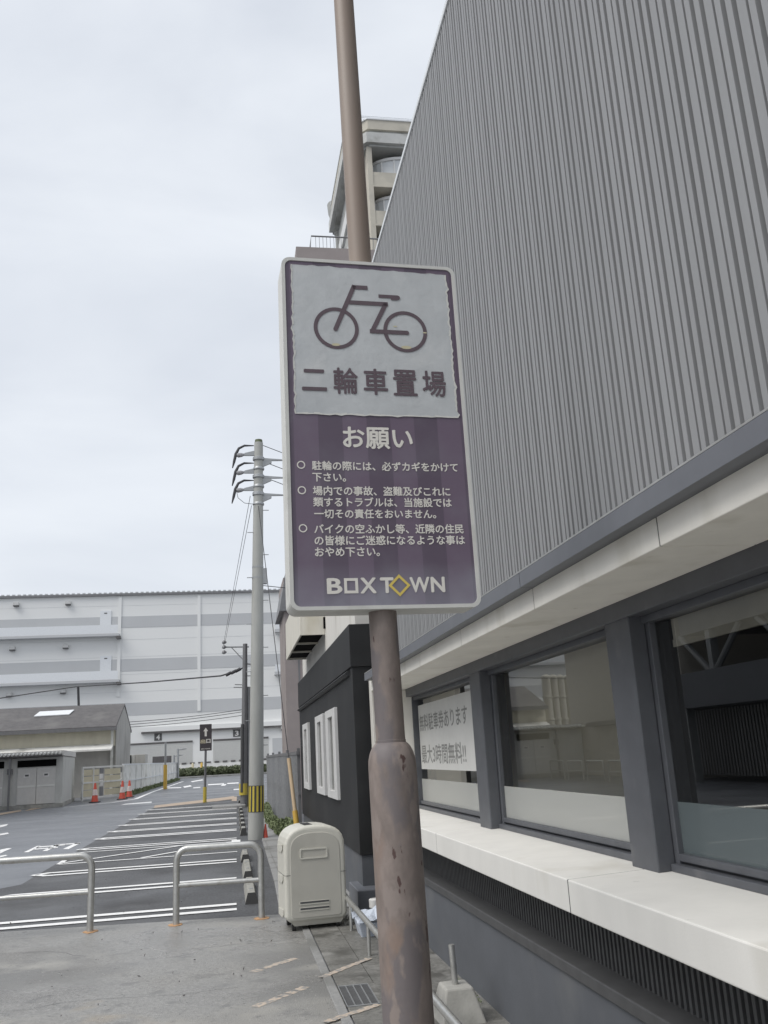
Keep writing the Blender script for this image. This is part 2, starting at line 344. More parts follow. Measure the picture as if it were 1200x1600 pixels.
# lines of the bays: two thin stripes per divider, joined by a point at the road end
def gpoly(mb, pix, z): mb.add([(lambda p: (p.x, p.y, z))(gz(*q)) for q in pix], [tuple(range(len(pix)))])
lines = MB()
def strip(mb, a, b, w, z):
    a = Vector((a[0], a[1])); b = Vector((b[0], b[1])); d = (b - a).normalized(); n = Vector((-d.y, d.x)) * w / 2
    mb.add([(a.x - n.x, a.y - n.y, z), (b.x - n.x, b.y - n.y, z), (b.x + n.x, b.y + n.y, z), (a.x + n.x, a.y + n.y, z)], [(0, 1, 2, 3)])
for y in (11.12, 13.55, 16.08, 20.45, 23.1, 25.35, 27.75, 30.55, 33.4, 36.2):
    xr = .05 + (y - 11) * .006; g = .19
    wln = .15 if y < 22 else .2
    strip(lines, (-2.95, y + g), (xr, y + g), wln, Z3); strip(lines, (-2.95, y - g), (xr, y - g), wln, Z3)
    strip(lines, (-3.12, y), (-2.9, y + g), wln, Z3 + .002); strip(lines, (-3.12, y), (-2.9, y - g), wln, Z3 + .002)
struct(lines.build('bay_lines', M['white_line']))
hat = MB()                                       # hatched island between two bays
strip(hat, (-3.0, 17.6), (.1, 17.6), .1, Z3); strip(hat, (-3.0, 19.75), (.1, 19.75), .1, Z3)
strip(hat, (-3.0, 17.6), (-3.05, 19.75), .1, Z3 + .002)
strip(hat, (-3.0, 17.75), (-1.0, 19.7), .1, Z3 + .002); strip(hat, (-1.6, 17.7), (.0, 19.7), .1, Z3 + .002)
hat.box(.0, .18, 19.1, 20.1, Z3, Z3 + .003)
struct(hat.build('hatched_island', M['white_line']))
org = MB(); gpoly(org, [(240, 1263), (366, 1249), (366, 1244), (352, 1246), (242, 1259)], Z3); gpoly(org, [(362, 1252), (370, 1252), (370, 1245), (362, 1246)], Z3 + .002)
gpoly(org, [(335, 1253), (366, 1248.5), (366, 1246.5), (350, 1247.5)], Z3 + .003)
gpoly(org, [(0, 1274), (33, 1268), (33, 1265.6), (0, 1271)], Z3); gpoly(org, [(38, 1268), (66, 1263), (66, 1261), (50, 1263)], Z3)
struct(org.build('orange_lines', M['orange_line']))
rd = MB()
def ptrail(mb, pix, wpx, z):
    P_ = [gz(*p) for p in pix]
    for a, b in zip(P_[:-1], P_[1:]): strip(mb, a, b, wpx, z)
ptrail(rd, [(100, 1261.5), (175, 1254), (212, 1248.5), (237, 1238), (286, 1221)], .22, Z1)
gpoly(rd, [(188, 1258), (237, 1254.5), (237, 1252.5), (196, 1256)], Z1)
for q in ([(262, 1232), (283, 1231.5), (283, 1230), (262, 1230.5)], [(288, 1231), (300, 1228.5), (297, 1227), (286, 1229)], [(302, 1232), (313, 1231), (313, 1229.5), (302, 1230.5)],
          [(325, 1227), (350, 1225.5), (350, 1224), (325, 1225.5)], [(345, 1228), (352, 1227.5), (354, 1225), (347, 1226)], [(355, 1225), (373, 1224), (373, 1222.5), (355, 1223.5)],
          [(365, 1234.5), (378, 1233.5), (378, 1232), (365, 1233)], [(300, 1222), (318, 1219), (316, 1218), (298, 1221)]): gpoly(rd, q, Z1)
# letters painted on the road, seen end-on
for q in ([(0, 1293), (10, 1290.5), (13, 1287.5), (0, 1289.5)], [(0, 1305.5), (14, 1303), (12, 1301), (0, 1303)],
          [(37, 1332), (44, 1332), (64, 1322), (58, 1322)], [(66, 1330), (73, 1330), (94, 1320), (87, 1320)], [(98, 1327), (107, 1327), (126, 1317.5), (118, 1317.5)],
          [(55, 1325), (100, 1321), (104, 1319.5), (60, 1323)], [(86, 1321), (124, 1318.5), (126, 1317), (90, 1319.5)], [(52, 1328), (90, 1325), (91, 1323.8), (53, 1326.5)],
          [(0, 1334), (8, 1330), (19, 1325.5), (10, 1325.8), (0, 1328)], [(0, 1340), (12, 1337), (9, 1336), (0, 1337.5)]): gpoly(rd, q, Z1)
struct(rd.build('road_markings', M['white_line']))
sal = MB()
rnd = random.Random(41)
def ragged(mb, A, B, w, z):
    d = (B - A).normalized(); n = Vector((-d.y, d.x, 0)); L_ = (B - A).length; k = 26; lo, hi = [], []
    for i in range(k + 1):
        q = A + d * (L_ * i / k); lo.append(q - n * w / 2 * rnd.uniform(.62, 1.08)); hi.append(q + n * w / 2 * rnd.uniform(.62, 1.08))
    for i in range(k):
        if rnd.random() < .08: continue
        mb.add([(p_.x, p_.y, z) for p_ in (lo[i], lo[i + 1], hi[i + 1], hi[i])], [(0, 1, 2, 3)])
for a, b_, w_, z_ in (((393, 1521), (462, 1499), .085, .0092), ((398, 1576), (478, 1544), .085, .0092), ((503, 1531), (576, 1501), .07, .0182), ((508, 1602), (592, 1574), .07, .0182)):
    ragged(sal, gz(*a), gz(*b_), w_, z_)
struct(sal.build('worn_salmon_lines', M['salmon']))
ck = MB(); rnd = random.Random(17)
for (x, y, ang, L_) in ((-2.6, 9.6, -.5, 1.6), (-.4, 8.9, .3, 1.1), (-1.6, 7.3, -.2, 1.7), (.2, 9.7, -1.1, .9)):
    q = Vector((x, y)); a_ = ang; k = int(L_ / .06)
    for i in range(k):
        a_ += rnd.uniform(-.45, .45); a_ = ang + (a_ - ang) * .8; q2 = q + Vector((math.cos(a_), math.sin(a_))) * .06; strip(ck, q, q2, .005 * rnd.uniform(.4, 1.3), .0086); q = q2
struct(ck.build('cracks', M['louver']))
# drain covers along the building and the strip of slabs
gut = MB()
ys = [-3, -1.5, 0, 1.5, 3, 4.5, 5.6, 6.45, 7.03, 7.72, 8.3, 9.0, 9.7, 10.35]
for a, b in zip(ys[:-1], ys[1:]):
    if abs(a - 6.45) < .01: gut.box(.95, 1.0, a, b, 0, .015); gut.box(.71, .73, a, b, 0, .015); continue
    gut.box(.735, .995, a + .006, b - .006, 0, .015)
struct(gut.build('gutter_covers', M['slab'], bevel=.003))
struct(MB().box(.66, .725, -6, 10.35, -.02, .017).build('gutter_curb', M['path'], bevel=.004))
struct(MB().box(1.0, 1.62, -6, 10.35, -.02, .011).build('wall_strip', M['slab']))
gr = thing('drain_grate', 'worn steel drain grate set in the gutter beside the lamp pole', 'drain grate', (.83, 6.74, 0))
MB().box(.735, .948, 6.46, 7.02, .002, .008).build('bed', M['louver'], gr)
g = MB()
for k in range(5): g.box(.735 + k * .053, .741 + k * .053, 6.46, 7.02, .008, .016)
g.box(.735, .948, 6.455, 6.475, .008, .0165); g.box(.735, .948, 7.005, 7.025, .008, .0165)
g.build('bars', M['steel'], gr)
# path beyond the bin, with kerb
struct(MB().prism([(.5, 10.36), (1.62, 10.36), (1.3, 30), (.72, 30), (.61, 19), (.56, 13)], -.02, .03).build('footpath', M['path'], bevel=.006))
jo = MB()
for y in (11.6, 12.9, 14.4, 15.9, 17.5): jo.box(.52, 1.3, y, y + .015, .03, .0325)
jo.box(.66, .672, 10.4, 19, .03, .0325)
struct(jo.build('path_joints', M['slab']))
struct(MB().box(-.65, .5, 33.6, 35.2, 0, .09).build('kerb_island', M['path'], bevel=.01))
struct(MB().prism([(-12, 108), (14, 108), (14, 140), (-12, 140)], 0, .16).build('far_pavement', M['path']))

# ------------------------------------------------------------------ ribbed shop building on the right
b = thing('shop_building', 'large grey ribbed metal building with ribbon windows and white sill on the right', 'building', (1.95, 4, 0))
Y0, Y1 = -3.0, 9.72
cl = MB(); zz0, zz1 = 2.42, 6.34; prof = []; y = Y0; k = 0
YC = 9.12
while y < YC - .06:
    dpt, gw, sl = (.055, .008, .0015) if k % 3 == 0 else (.04, .018, .002)
    prof += [(y, 1.45), (y + sl, 1.45 + dpt), (y + sl + gw, 1.45 + dpt), (y + 2 * sl + gw, 1.45)]
    y += .049; k += 1
prof.append((YC, 1.45)); n = len(prof)
cl.add([(x, y, z) for z in (zz0, zz1) for (y, x) in prof], [(i + 1, i, n + i, n + i + 1) for i in range(n - 1)])
cl.quad((1.45, YC, zz0), (9, YC, zz0), (9, YC, zz1), (1.45, YC, zz1))
cl.build('cladding', M['clad'], b)
MB().box(1.49, 9, Y0, YC - .02, 6.2, 6.32).build('roof', M['clad_dark'], b)
MB().box(1.44, 1.5, Y0, YC + .02, 6.33, 6.375).build('roof_trim', M['trimwhite'], b, bevel=.006)
fl = MB()
for a, c in ((Y0, 4.195), (4.203, 7.9), (7.908, Y1 - .1)): fl.extr([(1.415, a, 2.352), (1.56, a, 2.352), (1.56, a, 2.452), (1.452, a, 2.43), (1.415, a, 2.425)], (0, c - a, 0))
fl.build('flashing', M['clad_dark'], b)
MB().box(1.415, 1.4225, Y0, Y1 - .1, 2.4265, 2.4335).build('drip_edge', M['galv'], b)
ed = [Y0, -1.2, .17, 1.5, 2.87, 4.24, 5.72, 7.05, 8.4, Y1]
for yj in ed[1:-1]: MB().box(1.4925, 1.504, yj - .0045, yj + .0045, 2.249, 2.41).build('fascia_joint', M['slab'], b)
for a, c in zip(ed[:-1], ed[1:]):
    MB().box(1.49, 1.86, a + .004, c - .004, 2.247, 2.42).build('fascia_panel', M['fascia'], b, bevel=.004)
MB().box(1.505, 1.9, Y0, Y1 - .01, 2.256, 2.41).build('soffit', M['soffit'], b)
MB().box(1.862, 2.06, Y0, Y1 - .05, 2.165, 2.2545).build('header', M['frame'], b, bevel=.004)
MB().box(1.94, 2.05, Y0, Y1 - .05, 2.13, 2.1645).build('header_rail', M['frame'], b, bevel=.003)
ml = [(4.02, 4.3), (6.72, 7.02), (1.3, 1.58), (-1.4, -1.12)]
for a, c in ml:
    MB().box(1.872, 1.958, a, c, 1.016, 2.2465).build('mullion', M['frame'], b, bevel=.006)
    MB().box(1.9585, 2.06, a - .035, c + .035, 1.02, 2.16).build('mullion', M['frame'], b, bevel=.004)
sj = [Y0, -1.33, 1.42, 4.18, 6.93, Y1]
for yj in sj[1:-1]: MB().extr([(1.5015, yj - .0045, .8595), (2.09, yj - .0045, .8595), (2.09, yj - .0045, 1.019), (1.94, yj - .0045, 1.0205), (1.5015, yj - .0045, 1.0005)], (0, .009, 0)).build('sill_joint', M['louver'], b)
for a, c in zip(sj[:-1], sj[1:]):
    MB().extr([(1.5, a + .004, .858), (2.1, a + .004, .858), (2.1, a + .004, 1.022), (1.94, a + .004, 1.022), (1.5, a + .004, 1.002)], (0, c - a - .008, 0)).build('sill', M['sill'], b, bevel=.006)
spans = [(4.335, 6.685, False), (7.055, 9.68, False), (1.615, 3.985, True), (-1.085, 1.265, False)]
for a, c, bl in spans:
    MB().box(1.93, 2.07, a - .03, c + .03, 1.0215, 1.055).build('window_frame', M['frame'], b, bevel=.004)
    MB().box(1.958, 2.05, a, c, 1.0665, 1.098).build('window_frame', M['frame'], b, bevel=.004)
    MB().box(1.98, 2.05, a, c, 1.055, 1.0665).build('window_track', M['louver'], b)
    pn = MB().quad((1.99, c, 1.098), (1.99, a, 1.098), (1.99, a, 2.13), (1.99, c, 2.13)).build('window_pane', M['glass'], b)
    MB().box(1.985, 1.9885, a, c, 1.0985, 1.317).build('frosted_film', M['film_shaded' if bl else 'film'], pn)
MB().box(1.93, 2.06, 9.683, 9.715, 1.022, 2.164).build('end_frame', M['frame'], b)
for x in (1.965,): MB().box(2.0, 2.06, 9.3, 9.33, 1.1, 2.13).build('end_frame', M['frame'], b)
# pier at the far end of the ribbon window
MB().box(1.5, 1.945, 9.722, 9.9, .3, 2.41).build('end_pier', M['whitewall'], b, bevel=.005)
MB().box(1.56, 1.94, 9.715, 9.7215, 1.03, 2.24).build('end_panel', M['fascia'], b)
lv = MB(); y = Y0
while y < Y1:
    lv.box(1.735, 1.775, y, y + .022, .57, .858); y += .047
lv.box(1.776, 1.8, Y0, Y1, .55, .857)
lv.build('louver_slats', M['louver'], b)
MB().box(1.603, 1.8, Y0, Y1, .512, .57).build('base_ledge', M['louver'], b, bevel=.006)
MB().box(1.62, 1.9, Y0, Y1, -.1, .5115).build('base_wall', M['basewall'], b)
# rooms behind the glass
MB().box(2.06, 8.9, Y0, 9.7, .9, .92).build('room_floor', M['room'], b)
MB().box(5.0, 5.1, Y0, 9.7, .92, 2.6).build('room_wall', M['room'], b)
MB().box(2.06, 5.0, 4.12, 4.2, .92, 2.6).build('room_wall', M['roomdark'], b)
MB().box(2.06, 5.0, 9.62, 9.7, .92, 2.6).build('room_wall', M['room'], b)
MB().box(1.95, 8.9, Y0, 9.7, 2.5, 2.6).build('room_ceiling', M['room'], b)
bl = MB().box(2.03, 2.034, 1.66, 3.9, 2.035, 2.2); bl.box(2.025, 2.04, 1.66, 3.9, 2.0, 2.0345)
bl.build('roller_blind', M['blind'], b)
MB().box(2.14, 2.15, 4.3, 6.7, 1.05, 2.3).build('room_screen', M['screen'], b)
MB().box(2.5, 2.51, 7.2, 9.6, 1.0, 2.5).build('room_screen', M['screen'], b)
# notice behind the far pane
nb = thing('window_notice', 'white paper notice with two lines of grey lettering on the far window pane', 'notice', (2.0, 8.4, 1.4))
MB().box(1.986, 1.9875, 7.1, 9.66, 1.415, 2.068).build('sheet', M['paper'], nb)
tx = MB()
text_fit(tx, '無料駐車券あります', (1.986, 9.62, 1.80), (0, -1, 0), (0, 0, 1), 2.02, .165, .012, .001)
text_fit(tx, '最大3時間無料!!', (1.986, 9.6, 1.475), (0, -1, 0), (0, 0, 1), 1.86, .18, .012, .001)
tx.build('lettering', M['ink'], nb)

# ------------------------------------------------------------------ black annex behind it
a = thing('black_annex', 'black painted annex with narrow white framed windows and white upper storey', 'building', (1.35, 12, 0))
AY0, AY1 = 10.1, 18.2
MB().box(1.35, 5, AY0, AY1, .56, 3.02).build('wall', M['black'], a, bevel=.004)
MB().box(1.33, 5, AY0 - .02, AY1 + .02, 2.55, 3.03).build('parapet', M['black'], a, bevel=.006)
MB().extr([(1.325, AY0 + .25, 2.47), (1.349, AY0 + .25, 2.47), (1.349, AY0 + .25, 2.549), (1.325, AY0 + .25, 2.53), (1.29, AY0 + .25, 2.5)], (0, 7.7, 0)).build('ledge', M['black_trim'], a)
MB().box(1.37, 5, AY0 + .02, AY1, -.05, .559).build('plinth', M['basewall'], a)
MB().box(1.27, 1.62, 9.82, 10.55, 0, .25).build('step', M['clad_dark'], a, bevel=.01)
MB().box(1.42, 5, AY0 + .08, AY1 - .2, 3.03, 4.55).build('upper_wall', M['whitewall'], a)
for (u0, u1, z0, z1) in ((11.72, 12.9, 1.06, 2.2), (13.3, 14.5, 1.06, 2.2), (15.95, 17.1, 1.06, 2.18)):
    fr = MB(); bw = .3; fr.box(1.31, 1.36, u0, u0 + bw, z0, z1); fr.box(1.31, 1.36, u1 - bw, u1, z0, z1)
    fr.box(1.31, 1.36, u0 + bw, u1 - bw, z0, z0 + .1); fr.box(1.31, 1.36, u0 + bw, u1 - bw, z1 - .1, z1)
    f = fr.build('window', M['winwhite'], a, bevel=.004)
    MB().box(1.345, 1.3485, u0 + bw, u1 - bw, z0 + .1, z1 - .1).build('pane', M['glassclear'], f)
h = thing('vent_hood', 'cream box shaped vent hood with three dark openings below, high on the annex wall', 'vent hood', (1.42, 15.2, 3.37))
hb = MB()
hx0, hx1, hy0, hy1, hz0, hz1 = 1.04, 1.415, 13.5, 17.0, 3.37, 4.05
hb.box(hx0, hx0 + .03, hy0, hy1, hz0, hz1); hb.box(hx0 + .03, hx1, hy0, hy0 + .03, hz0, hz1); hb.box(hx0 + .03, hx1, hy1 - .03, hy1, hz0, hz1)
hb.box(hx0 + .03, hx1, hy0 + .03, hy1 - .03, hz1 - .03, hz1)
for yy in (14.65, 15.83): hb.box(hx0 + .03, hx1, yy, yy + .04, hz0 + .003, hz0 + .034)
hb.build('casing', M['hood'], h, bevel=.004)
MB().box(hx0 + .031, hx1 - .001, hy0 + .031, hy1 - .031, hz0 + .035, hz0 + .05).build('opening_shade', M['dark'], h)  # black sheet nearly flush in the openings, painting the shade inside the hood
MB().box(1.39, 1.419, hy0 - .1, hy0 - .05, 3.45, 3.62).build('bracket', M['dark'], h)

# ------------------------------------------------------------------ brown building and apartment tower beyond
r = thing('brown_building', 'mauve brown building behind the annex with grey eave and roof parapet railing', 'building', (5, 31, 0))
MB().box(1.8, 12, 30, 33, 0, 7.5).build('lower_wall', M['brown'], r)
MB().hexa([(1.64, 29.85, 6.35), (12, 29.85, 6.35), (12, 33, 6.35), (1.64, 33, 6.35)], [(1.86, 29.85, 7.6), (12, 29.85, 7.6), (12, 33, 7.6), (1.86, 33, 7.6)]).build('eave', M['greysteel'], r)
MB().box(2.22, 2.27, 29.985, 29.999, 2.2, 5.2).build('joint_strip', M['greysteel'], r)
MB().box(2.6, 12, 30.2, 40, 7.6, 20.28).build('upper_wall', M['brown'], r)
pr = MB(); pr.tube([(3.14, 30.3, 20.28), (3.2, 30.3, 20.82), (12, 30.3, 20.82)], .03, 8)
for k in range(44): pr.box(3.36 + k * .14, 3.375 + k * .14, 30.29, 30.31, 20.28, 20.8)
pr.build('roof_railing', M['greysteel'], r)
lampb = MB().lathe([(0, 0), (.13, .02), (.15, .12), (.08, .2), (0, .22)], (1.98, 29.8, 5.05), 12); lampb.box(1.94, 2.02, 29.8, 29.999, 5.1, 5.16)
lampb.build('wall_lamp', M['lamp'], r, smooth=True)

t = thing('apartment_tower', 'tall beige apartment tower with curved glazed balconies and heavy grey cornice', 'tower', (12, 52, 0))
TY = 46.0; TZ = 39.2
MB().box(8.55, 22, TY + 1.6, TY + 9.4, 0, 37.9).build('wall', M['tower'], t)
MB().box(7.75, 8.55, TY + 1.2, TY + 9.2, 0, 37.1).build('side_wall', M['towergrey'], t)
MB().box(8.42, 8.72, TY, TY + 1.6, 0, 37.1).build('corner_pier', M['tower'], t)
def ring_slab(nm, m, x0, d, z0, z1): MB().prism([(x0 + 1.25, TY - d), (22, TY - d), (22, TY + 9.6), (x0, TY + 9.6), (x0, TY + 1.35 - d)], z0, z1).build(nm, m, t)
ring_slab('roof_band', M['tower'], 7.3, .05, 38.32, 38.98)
ring_slab('frieze', M['towergrey'], 7.4, -.1, 37.901, 38.319)
ring_slab('cornice', M['towerlight'], 7.15, .3, 37.2, 37.9)
ring_slab('cornice_foot', M['towergrey'], 7.4, .1, 37.05, 37.199)
ring_slab('roof_cap', M['trimwhite'], 7.25, .12, 38.981, 39.06)
rl = MB()
for z in (39.16, 39.25): rl.tube([(8.0, TY, z), (22, TY, z)], .02, 6)
for k in range(10): rl.tube([(8 + k * 1.5, TY, 39.06), (8 + k * 1.5, TY, 39.25)], .02, 6)
rl.build('roof_railing', M['trimwhite'], t)
for k in range(6):
    zt = 35.37 - k * 2.65
    MB().box(8.721, 22, TY + .05, TY + 1.6, zt - .95, zt).build('balcony_wall', M['tower'], t)
    MB().box(8.721, 22, TY - .03, TY + 1.6, zt - 1.06, zt - .951).build('balcony_slab', M['tower'], t)
    arc = [(11.0 + 2.25 * math.cos(math.pi * (1 - j / 16)), TY + 1.55 - 1.3 * math.sin(math.pi * j / 16)) for j in range(17)]
    MB().prism(arc, zt, zt + 1.12).build('bay_window', M['towerglass'], t)
    fm = MB()
    for j in (2, 4, 6, 9, 12): fm.box(arc[j][0] - .05, arc[j][0] + .05, arc[j][1] - .04, arc[j][1] + .05, zt, zt + 1.12)
    fm.prism([(x, y - .08) for x, y in arc], zt + 1.12, zt + 1.3)
    fm.build('bay_frame', M['winwhite'], t)
MB().lathe([(.3, 0), (.3, 36.9), (.4, 37.0), (.4, 37.3), (.5, 37.6), (.5, 37.9), (.72, 38.6), (.78, 39.3)], (7.85, TY + 9.4, 0), 24).build('corner_column', M['towergrey'], t, smooth=True)
MB().lathe([(.28, 37.2), (.38, 37.6), (.4, 38.0), (.55, 38.7), (.6, 39.3)], (7.75, TY + 1.4, 0), 24).build('corner_column', M['towergrey'], t, smooth=True)
for k in range(4): MB().box(7.6, 7.749, TY + 2.4, TY + 8.2, 35.37 - 2.65 * k - .95, 35.37 - 2.65 * k).build('side_balcony', M['winwhite'], t)

# ------------------------------------------------------------------ lamp pole and its sign
PX, PY = .541, 3.03
p = thing('lamp_pole', 'tall taupe painted steel pole with a thick rust stained sleeve at its foot', 'pole', (PX, PY, 0))
MB().lathe([(.047, 1.55), (.0445, 2.6), (.042, 4.0), (.039, 5.6), (.037, 7.2)], (PX, PY, 0), 40).build('shaft', M['pole'], p, smooth=True)
sl = MB().lathe([(.12, 0), (.12, .02), (.0795, .022), (.0795, .5), (.0795, 1.2), (.0795, 1.55), (.078, 1.578), (.0725, 1.6), (.064, 1.618), (.056, 1.628), (.0505, 1.632), (.0505, 1.64), (.045, 1.643)], (PX, PY, 0), 48)
sl.build('sleeve', M['polerust'], p, smooth=True)
lw = MB().lathe([(.0487, 1.64), (.0484, 1.9), (.048, 2.2)], (PX, PY, 0), 40); lw.build('weathered_coat', M['polerust'], p, smooth=True)
p.rotation_euler = (0, -.0105, 0)

SX0, SX1, SZ0, SZ1, SYF = .198, .858, 2.068, 3.378, 2.945
s = thing('sign_board', 'purple and grey bicycle parking sign box mounted on the taupe pole', 'sign', (SX0, SYF, SZ0))
s.rotation_euler = (0, 0, math.radians(2.6))
SW, SH = SX1 - SX0, SZ1 - SZ0
S0 = Vector((SX0, SYF, SZ0))
def rrect(x0, x1, z0, z1, r, n=6):
    pts = []
    for cx, cz, a0 in ((x1 - r, z0 + r, -90), (x1 - r, z1 - r, 0), (x0 + r, z1 - r, 90), (x0 + r, z0 + r, 180)):
        for k in range(n + 1):
            aa = math.radians(a0 + 90 * k / n); pts.append((cx + r * math.cos(aa), cz + r * math.sin(aa)))
    return pts
def sp(x, z, d=0.0): return (SX0 + x, SYF - d, SZ0 + z)       # sign coordinates: across, up, out of the face
ob = rrect(0, SW, 0, SH, .032); ib = rrect(.0125, SW - .0125, .0125, SH - .0125, .024)
fm = MB(); n = len(ob)
v = [sp(*q) for q in ob] + [sp(*q) for q in ib] + [sp(q[0], q[1], -.135) for q in ob] + [sp(q[0], q[1], -.006) for q in ib]
F = []
for i in range(n):
    j = (i + 1) % n
    F += [(i, j, n + j, n + i), (j, i, 2 * n + i, 2 * n + j), (n + i, n + j, 3 * n + j, 3 * n + i)]
F.append(tuple(range(2 * n, 3 * n)))
fm.add(v, F); fm.build('frame', M['signrim'], s)
MB().add([sp(x, z, -.004) for x, z in ib], [tuple(range(n))]).build('panel', M['signpurple'], s)
# jagged pale sticker on the upper half
random.seed(21)
def jag(x0, z0, x1, z1, step, amp):
    L_ = math.hypot(x1 - x0, z1 - z0); k = max(2, int(L_ / step)); o_ = []
    nx, nz = -(z1 - z0) / L_, (x1 - x0) / L_
    for i in range(k):
        tt = i / k; a_ = random.uniform(-amp, amp) * (0 if i == 0 else 1)
        if random.random() < .12: a_ -= amp * 2.4
        o_.append((x0 + (x1 - x0) * tt + nx * a_, z0 + (z1 - z0) * tt + nz * a_))
    return o_
stk = jag(.034, .695, SW - .03, .695, .02, .0012) + jag(SW - .03, .695, SW - .034, SH - .034, .012, .0024) + jag(SW - .034, SH - .034, .034, SH - .028, .02, .0012) + jag(.034, SH - .028, .034, .695, .014, .0028)
stp = MB().add([sp(x, z, -.0025) for x, z in stk], [tuple(range(len(stk)))]).build('sticker', M['sticker'], s)
whi = MB()                                   # curled bright edge of the sticker
for i in range(len(stk)):
    q0, q1 = stk[i], stk[(i + 1) % len(stk)]
    cxx, czz = SW / 2, 1.0
    def inn(q, e): return (q[0] + (e if q[0] < cxx - .2 else (-e if q[0] > cxx + .2 else 0)), q[1] + (e if q[1] < .75 else (-e if q[1] > 1.3 else 0)))
    e0, e1 = random.uniform(.003, .009), random.uniform(.003, .009)
    whi.add([sp(q0[0], q0[1], -.0012), sp(q1[0], q1[1], -.0012), sp(*inn(q1, e1), -.0016), sp(*inn(q0, e0), -.0016)], [(0, 1, 2, 3)])
whi.build('sticker_edge', M['signrim'], stp)
pic = MB()
D = -.0008
def ring(mb, cx, cz, ro, ri, rx=1.0, n=48, d=D):
    for i in range(n):
        a0, a1 = 2 * math.pi * i / n, 2 * math.pi * (i + 1) / n
        mb.add([sp(cx + ri * math.cos(a0) * rx, cz + ri * math.sin(a0), d), sp(cx + ro * math.cos(a0) * rx, cz + ro * math.sin(a0), d),
                sp(cx + ro * math.cos(a1) * rx, cz + ro * math.sin(a1), d), sp(cx + ri * math.cos(a1) * rx, cz + ri * math.sin(a1), d)], [(0, 1, 2, 3)])
ring(pic, .194, 1.032, .083, .069); ring(pic, .452, 1.031, .083, .069)
fz = lambda x, z: sp(x, z, D + .0003)
stroke(pic, [(.191, 1.028), (.268, 1.209)], .0165, fz); stroke(pic, [(.262, 1.202), (.318, 1.202)], .0165, fz)
stroke(pic, [(.245, 1.139), (.392, 1.139)], .0165, fz); stroke(pic, [(.385, 1.143), (.327, 1.026)], .0165, fz)
stroke(pic, [(.318, 1.026), (.458, 1.026)], .0165, lambda x, z: sp(x, z, D + .0005))
stroke(pic, [(.358, 1.171), (.432, 1.171)], .0135, fz); stroke(pic, [(.405, 1.166), (.43, 1.166)], .018, lambda x, z: sp(x, z, D + .0005))
for cx, cz in ((.191, 1.028), (.458, 1.026), (.432, 1.168)):
    pic.add([sp(cx + .00825 * math.cos(2 * math.pi * i / 16), cz + .00825 * math.sin(2 * math.pi * i / 16), D + .0008) for i in range(16)], [tuple(range(16))])
pic.build('bicycle_pictogram', M['signink'], stp)
tx = MB()
for k, ch in enumerate('二輪車置場'):
    text_fit(tx, ch, sp(.067 + k * .1095 - (0 if k else .004), .777 + (.009 if k == 0 else 0), -.001), (1, 0, 0), (0, 0, 1), .086, (.078 if k == 0 else .098), .016, .0006)
tx.build('lettering', M['signink'], stp)
gl = MB()
for cx, cz, wd in ((.452, .967, .02), (.19, .966, .016), (.527, 1.03, .008), (.415, 1.05, .008)): gl.add([sp(cx + wd * math.cos(i * .524), cz + wd * .33 * math.sin(i * .524), -.0007) for i in range(12)], [tuple(range(12))])
gl.build('glue_marks', M['glue'], stp)
tx = MB()
text_fit(tx, 'お願い', sp(.202, .572, -.0035), (1, 0, 0), (0, 0, 1), .25, .078, .02, .0008)
rows = [('駐輪の際には、必ずカギをかけて', .492, .525), ('下さい。', .4505, None), ('場内での事故、盗難及びこれに', .401, .49), ('類するトラブルは、当施設では', .3605, .492), ('一切その責任をおいません。', .319, .43),
        ('バイクの空ふかし等、近隣の住民', .265, .528), ('の皆様にご迷惑になるような事は', .2245, .53), ('おやめ下さい。', .185, None)]
em = .0352
for body, z, wd in rows:
    vs_, fs_ = text_polys(body)
    wn = max(q.x for q in vs_) - min(q.x for q in vs_)
    w_ = wd if wd else wn * rows_em
    if wd: rows_em = wd / wn
    hn = (max(q.y for q in vs_) - min(q.y for q in vs_)) * (w_ / wn)
    x0_ = .0885
    if body[0] == '一': x0_ += .002
    bz = z + min(q.y for q in vs_) * (w_ / wn)
    text_fit(tx, body, sp(x0_, bz, -.0035), (1, 0, 0), (0, 0, 1), w_, hn, .02, .0008)
for z in (.507, .4155, .281): ring(tx, .05, z + .0, .0145, .0105, 1.0, 28, -.0027)
tx.build('lettering', M['letter'], s)
lg = MB()
def word(ch, x, w_): text_fit(lg, ch, sp(x, .056, -.0035), (1, 0, 0), (0, 0, 1), w_, .05, .026, .0008)
word('B', .127, .047); word('X', .24, .052); word('T', .309, .043); word('W', .412, .067); word('N', .487, .046)
for q in ([(.183, .055), (.231, .055), (.231, .0645), (.183, .0645)], [(.183, .0975), (.231, .0975), (.231, .107), (.183, .107)], [(.183, .0645), (.193, .0645), (.193, .0975), (.183, .0975)], [(.221, .0645), (.231, .0645), (.231, .0975), (.221, .0975)]):
    lg.add([sp(x, z, -.0027) for x, z in q], [(0, 1, 2, 3)])
lg.build('logo_lettering', M['letter'], s)
dm = MB(); cx, cz = .374, .08
for i in range(4):
    a0, a1 = math.pi / 2 * i, math.pi / 2 * (i + 1)
    dm.add([sp(cx + .0385 * math.cos(a0), cz + .0385 * math.sin(a0), -.0023), sp(cx + .0385 * math.cos(a1), cz + .0385 * math.sin(a1), -.0023), sp(cx + .0265 * math.cos(a1), cz + .0265 * math.sin(a1), -.0023), sp(cx + .0265 * math.cos(a0), cz + .0265 * math.sin(a0), -.0023)], [(0, 1, 2, 3)])
dm.build('logo_diamond', M['yellow'], s)
for z in (.25, 1.1): MB().box(PX - .09, PX + .05, SYF + .03, SYF + .13, SZ0 + z, SZ0 + z + .04).build('clamp', M['galv'], s)

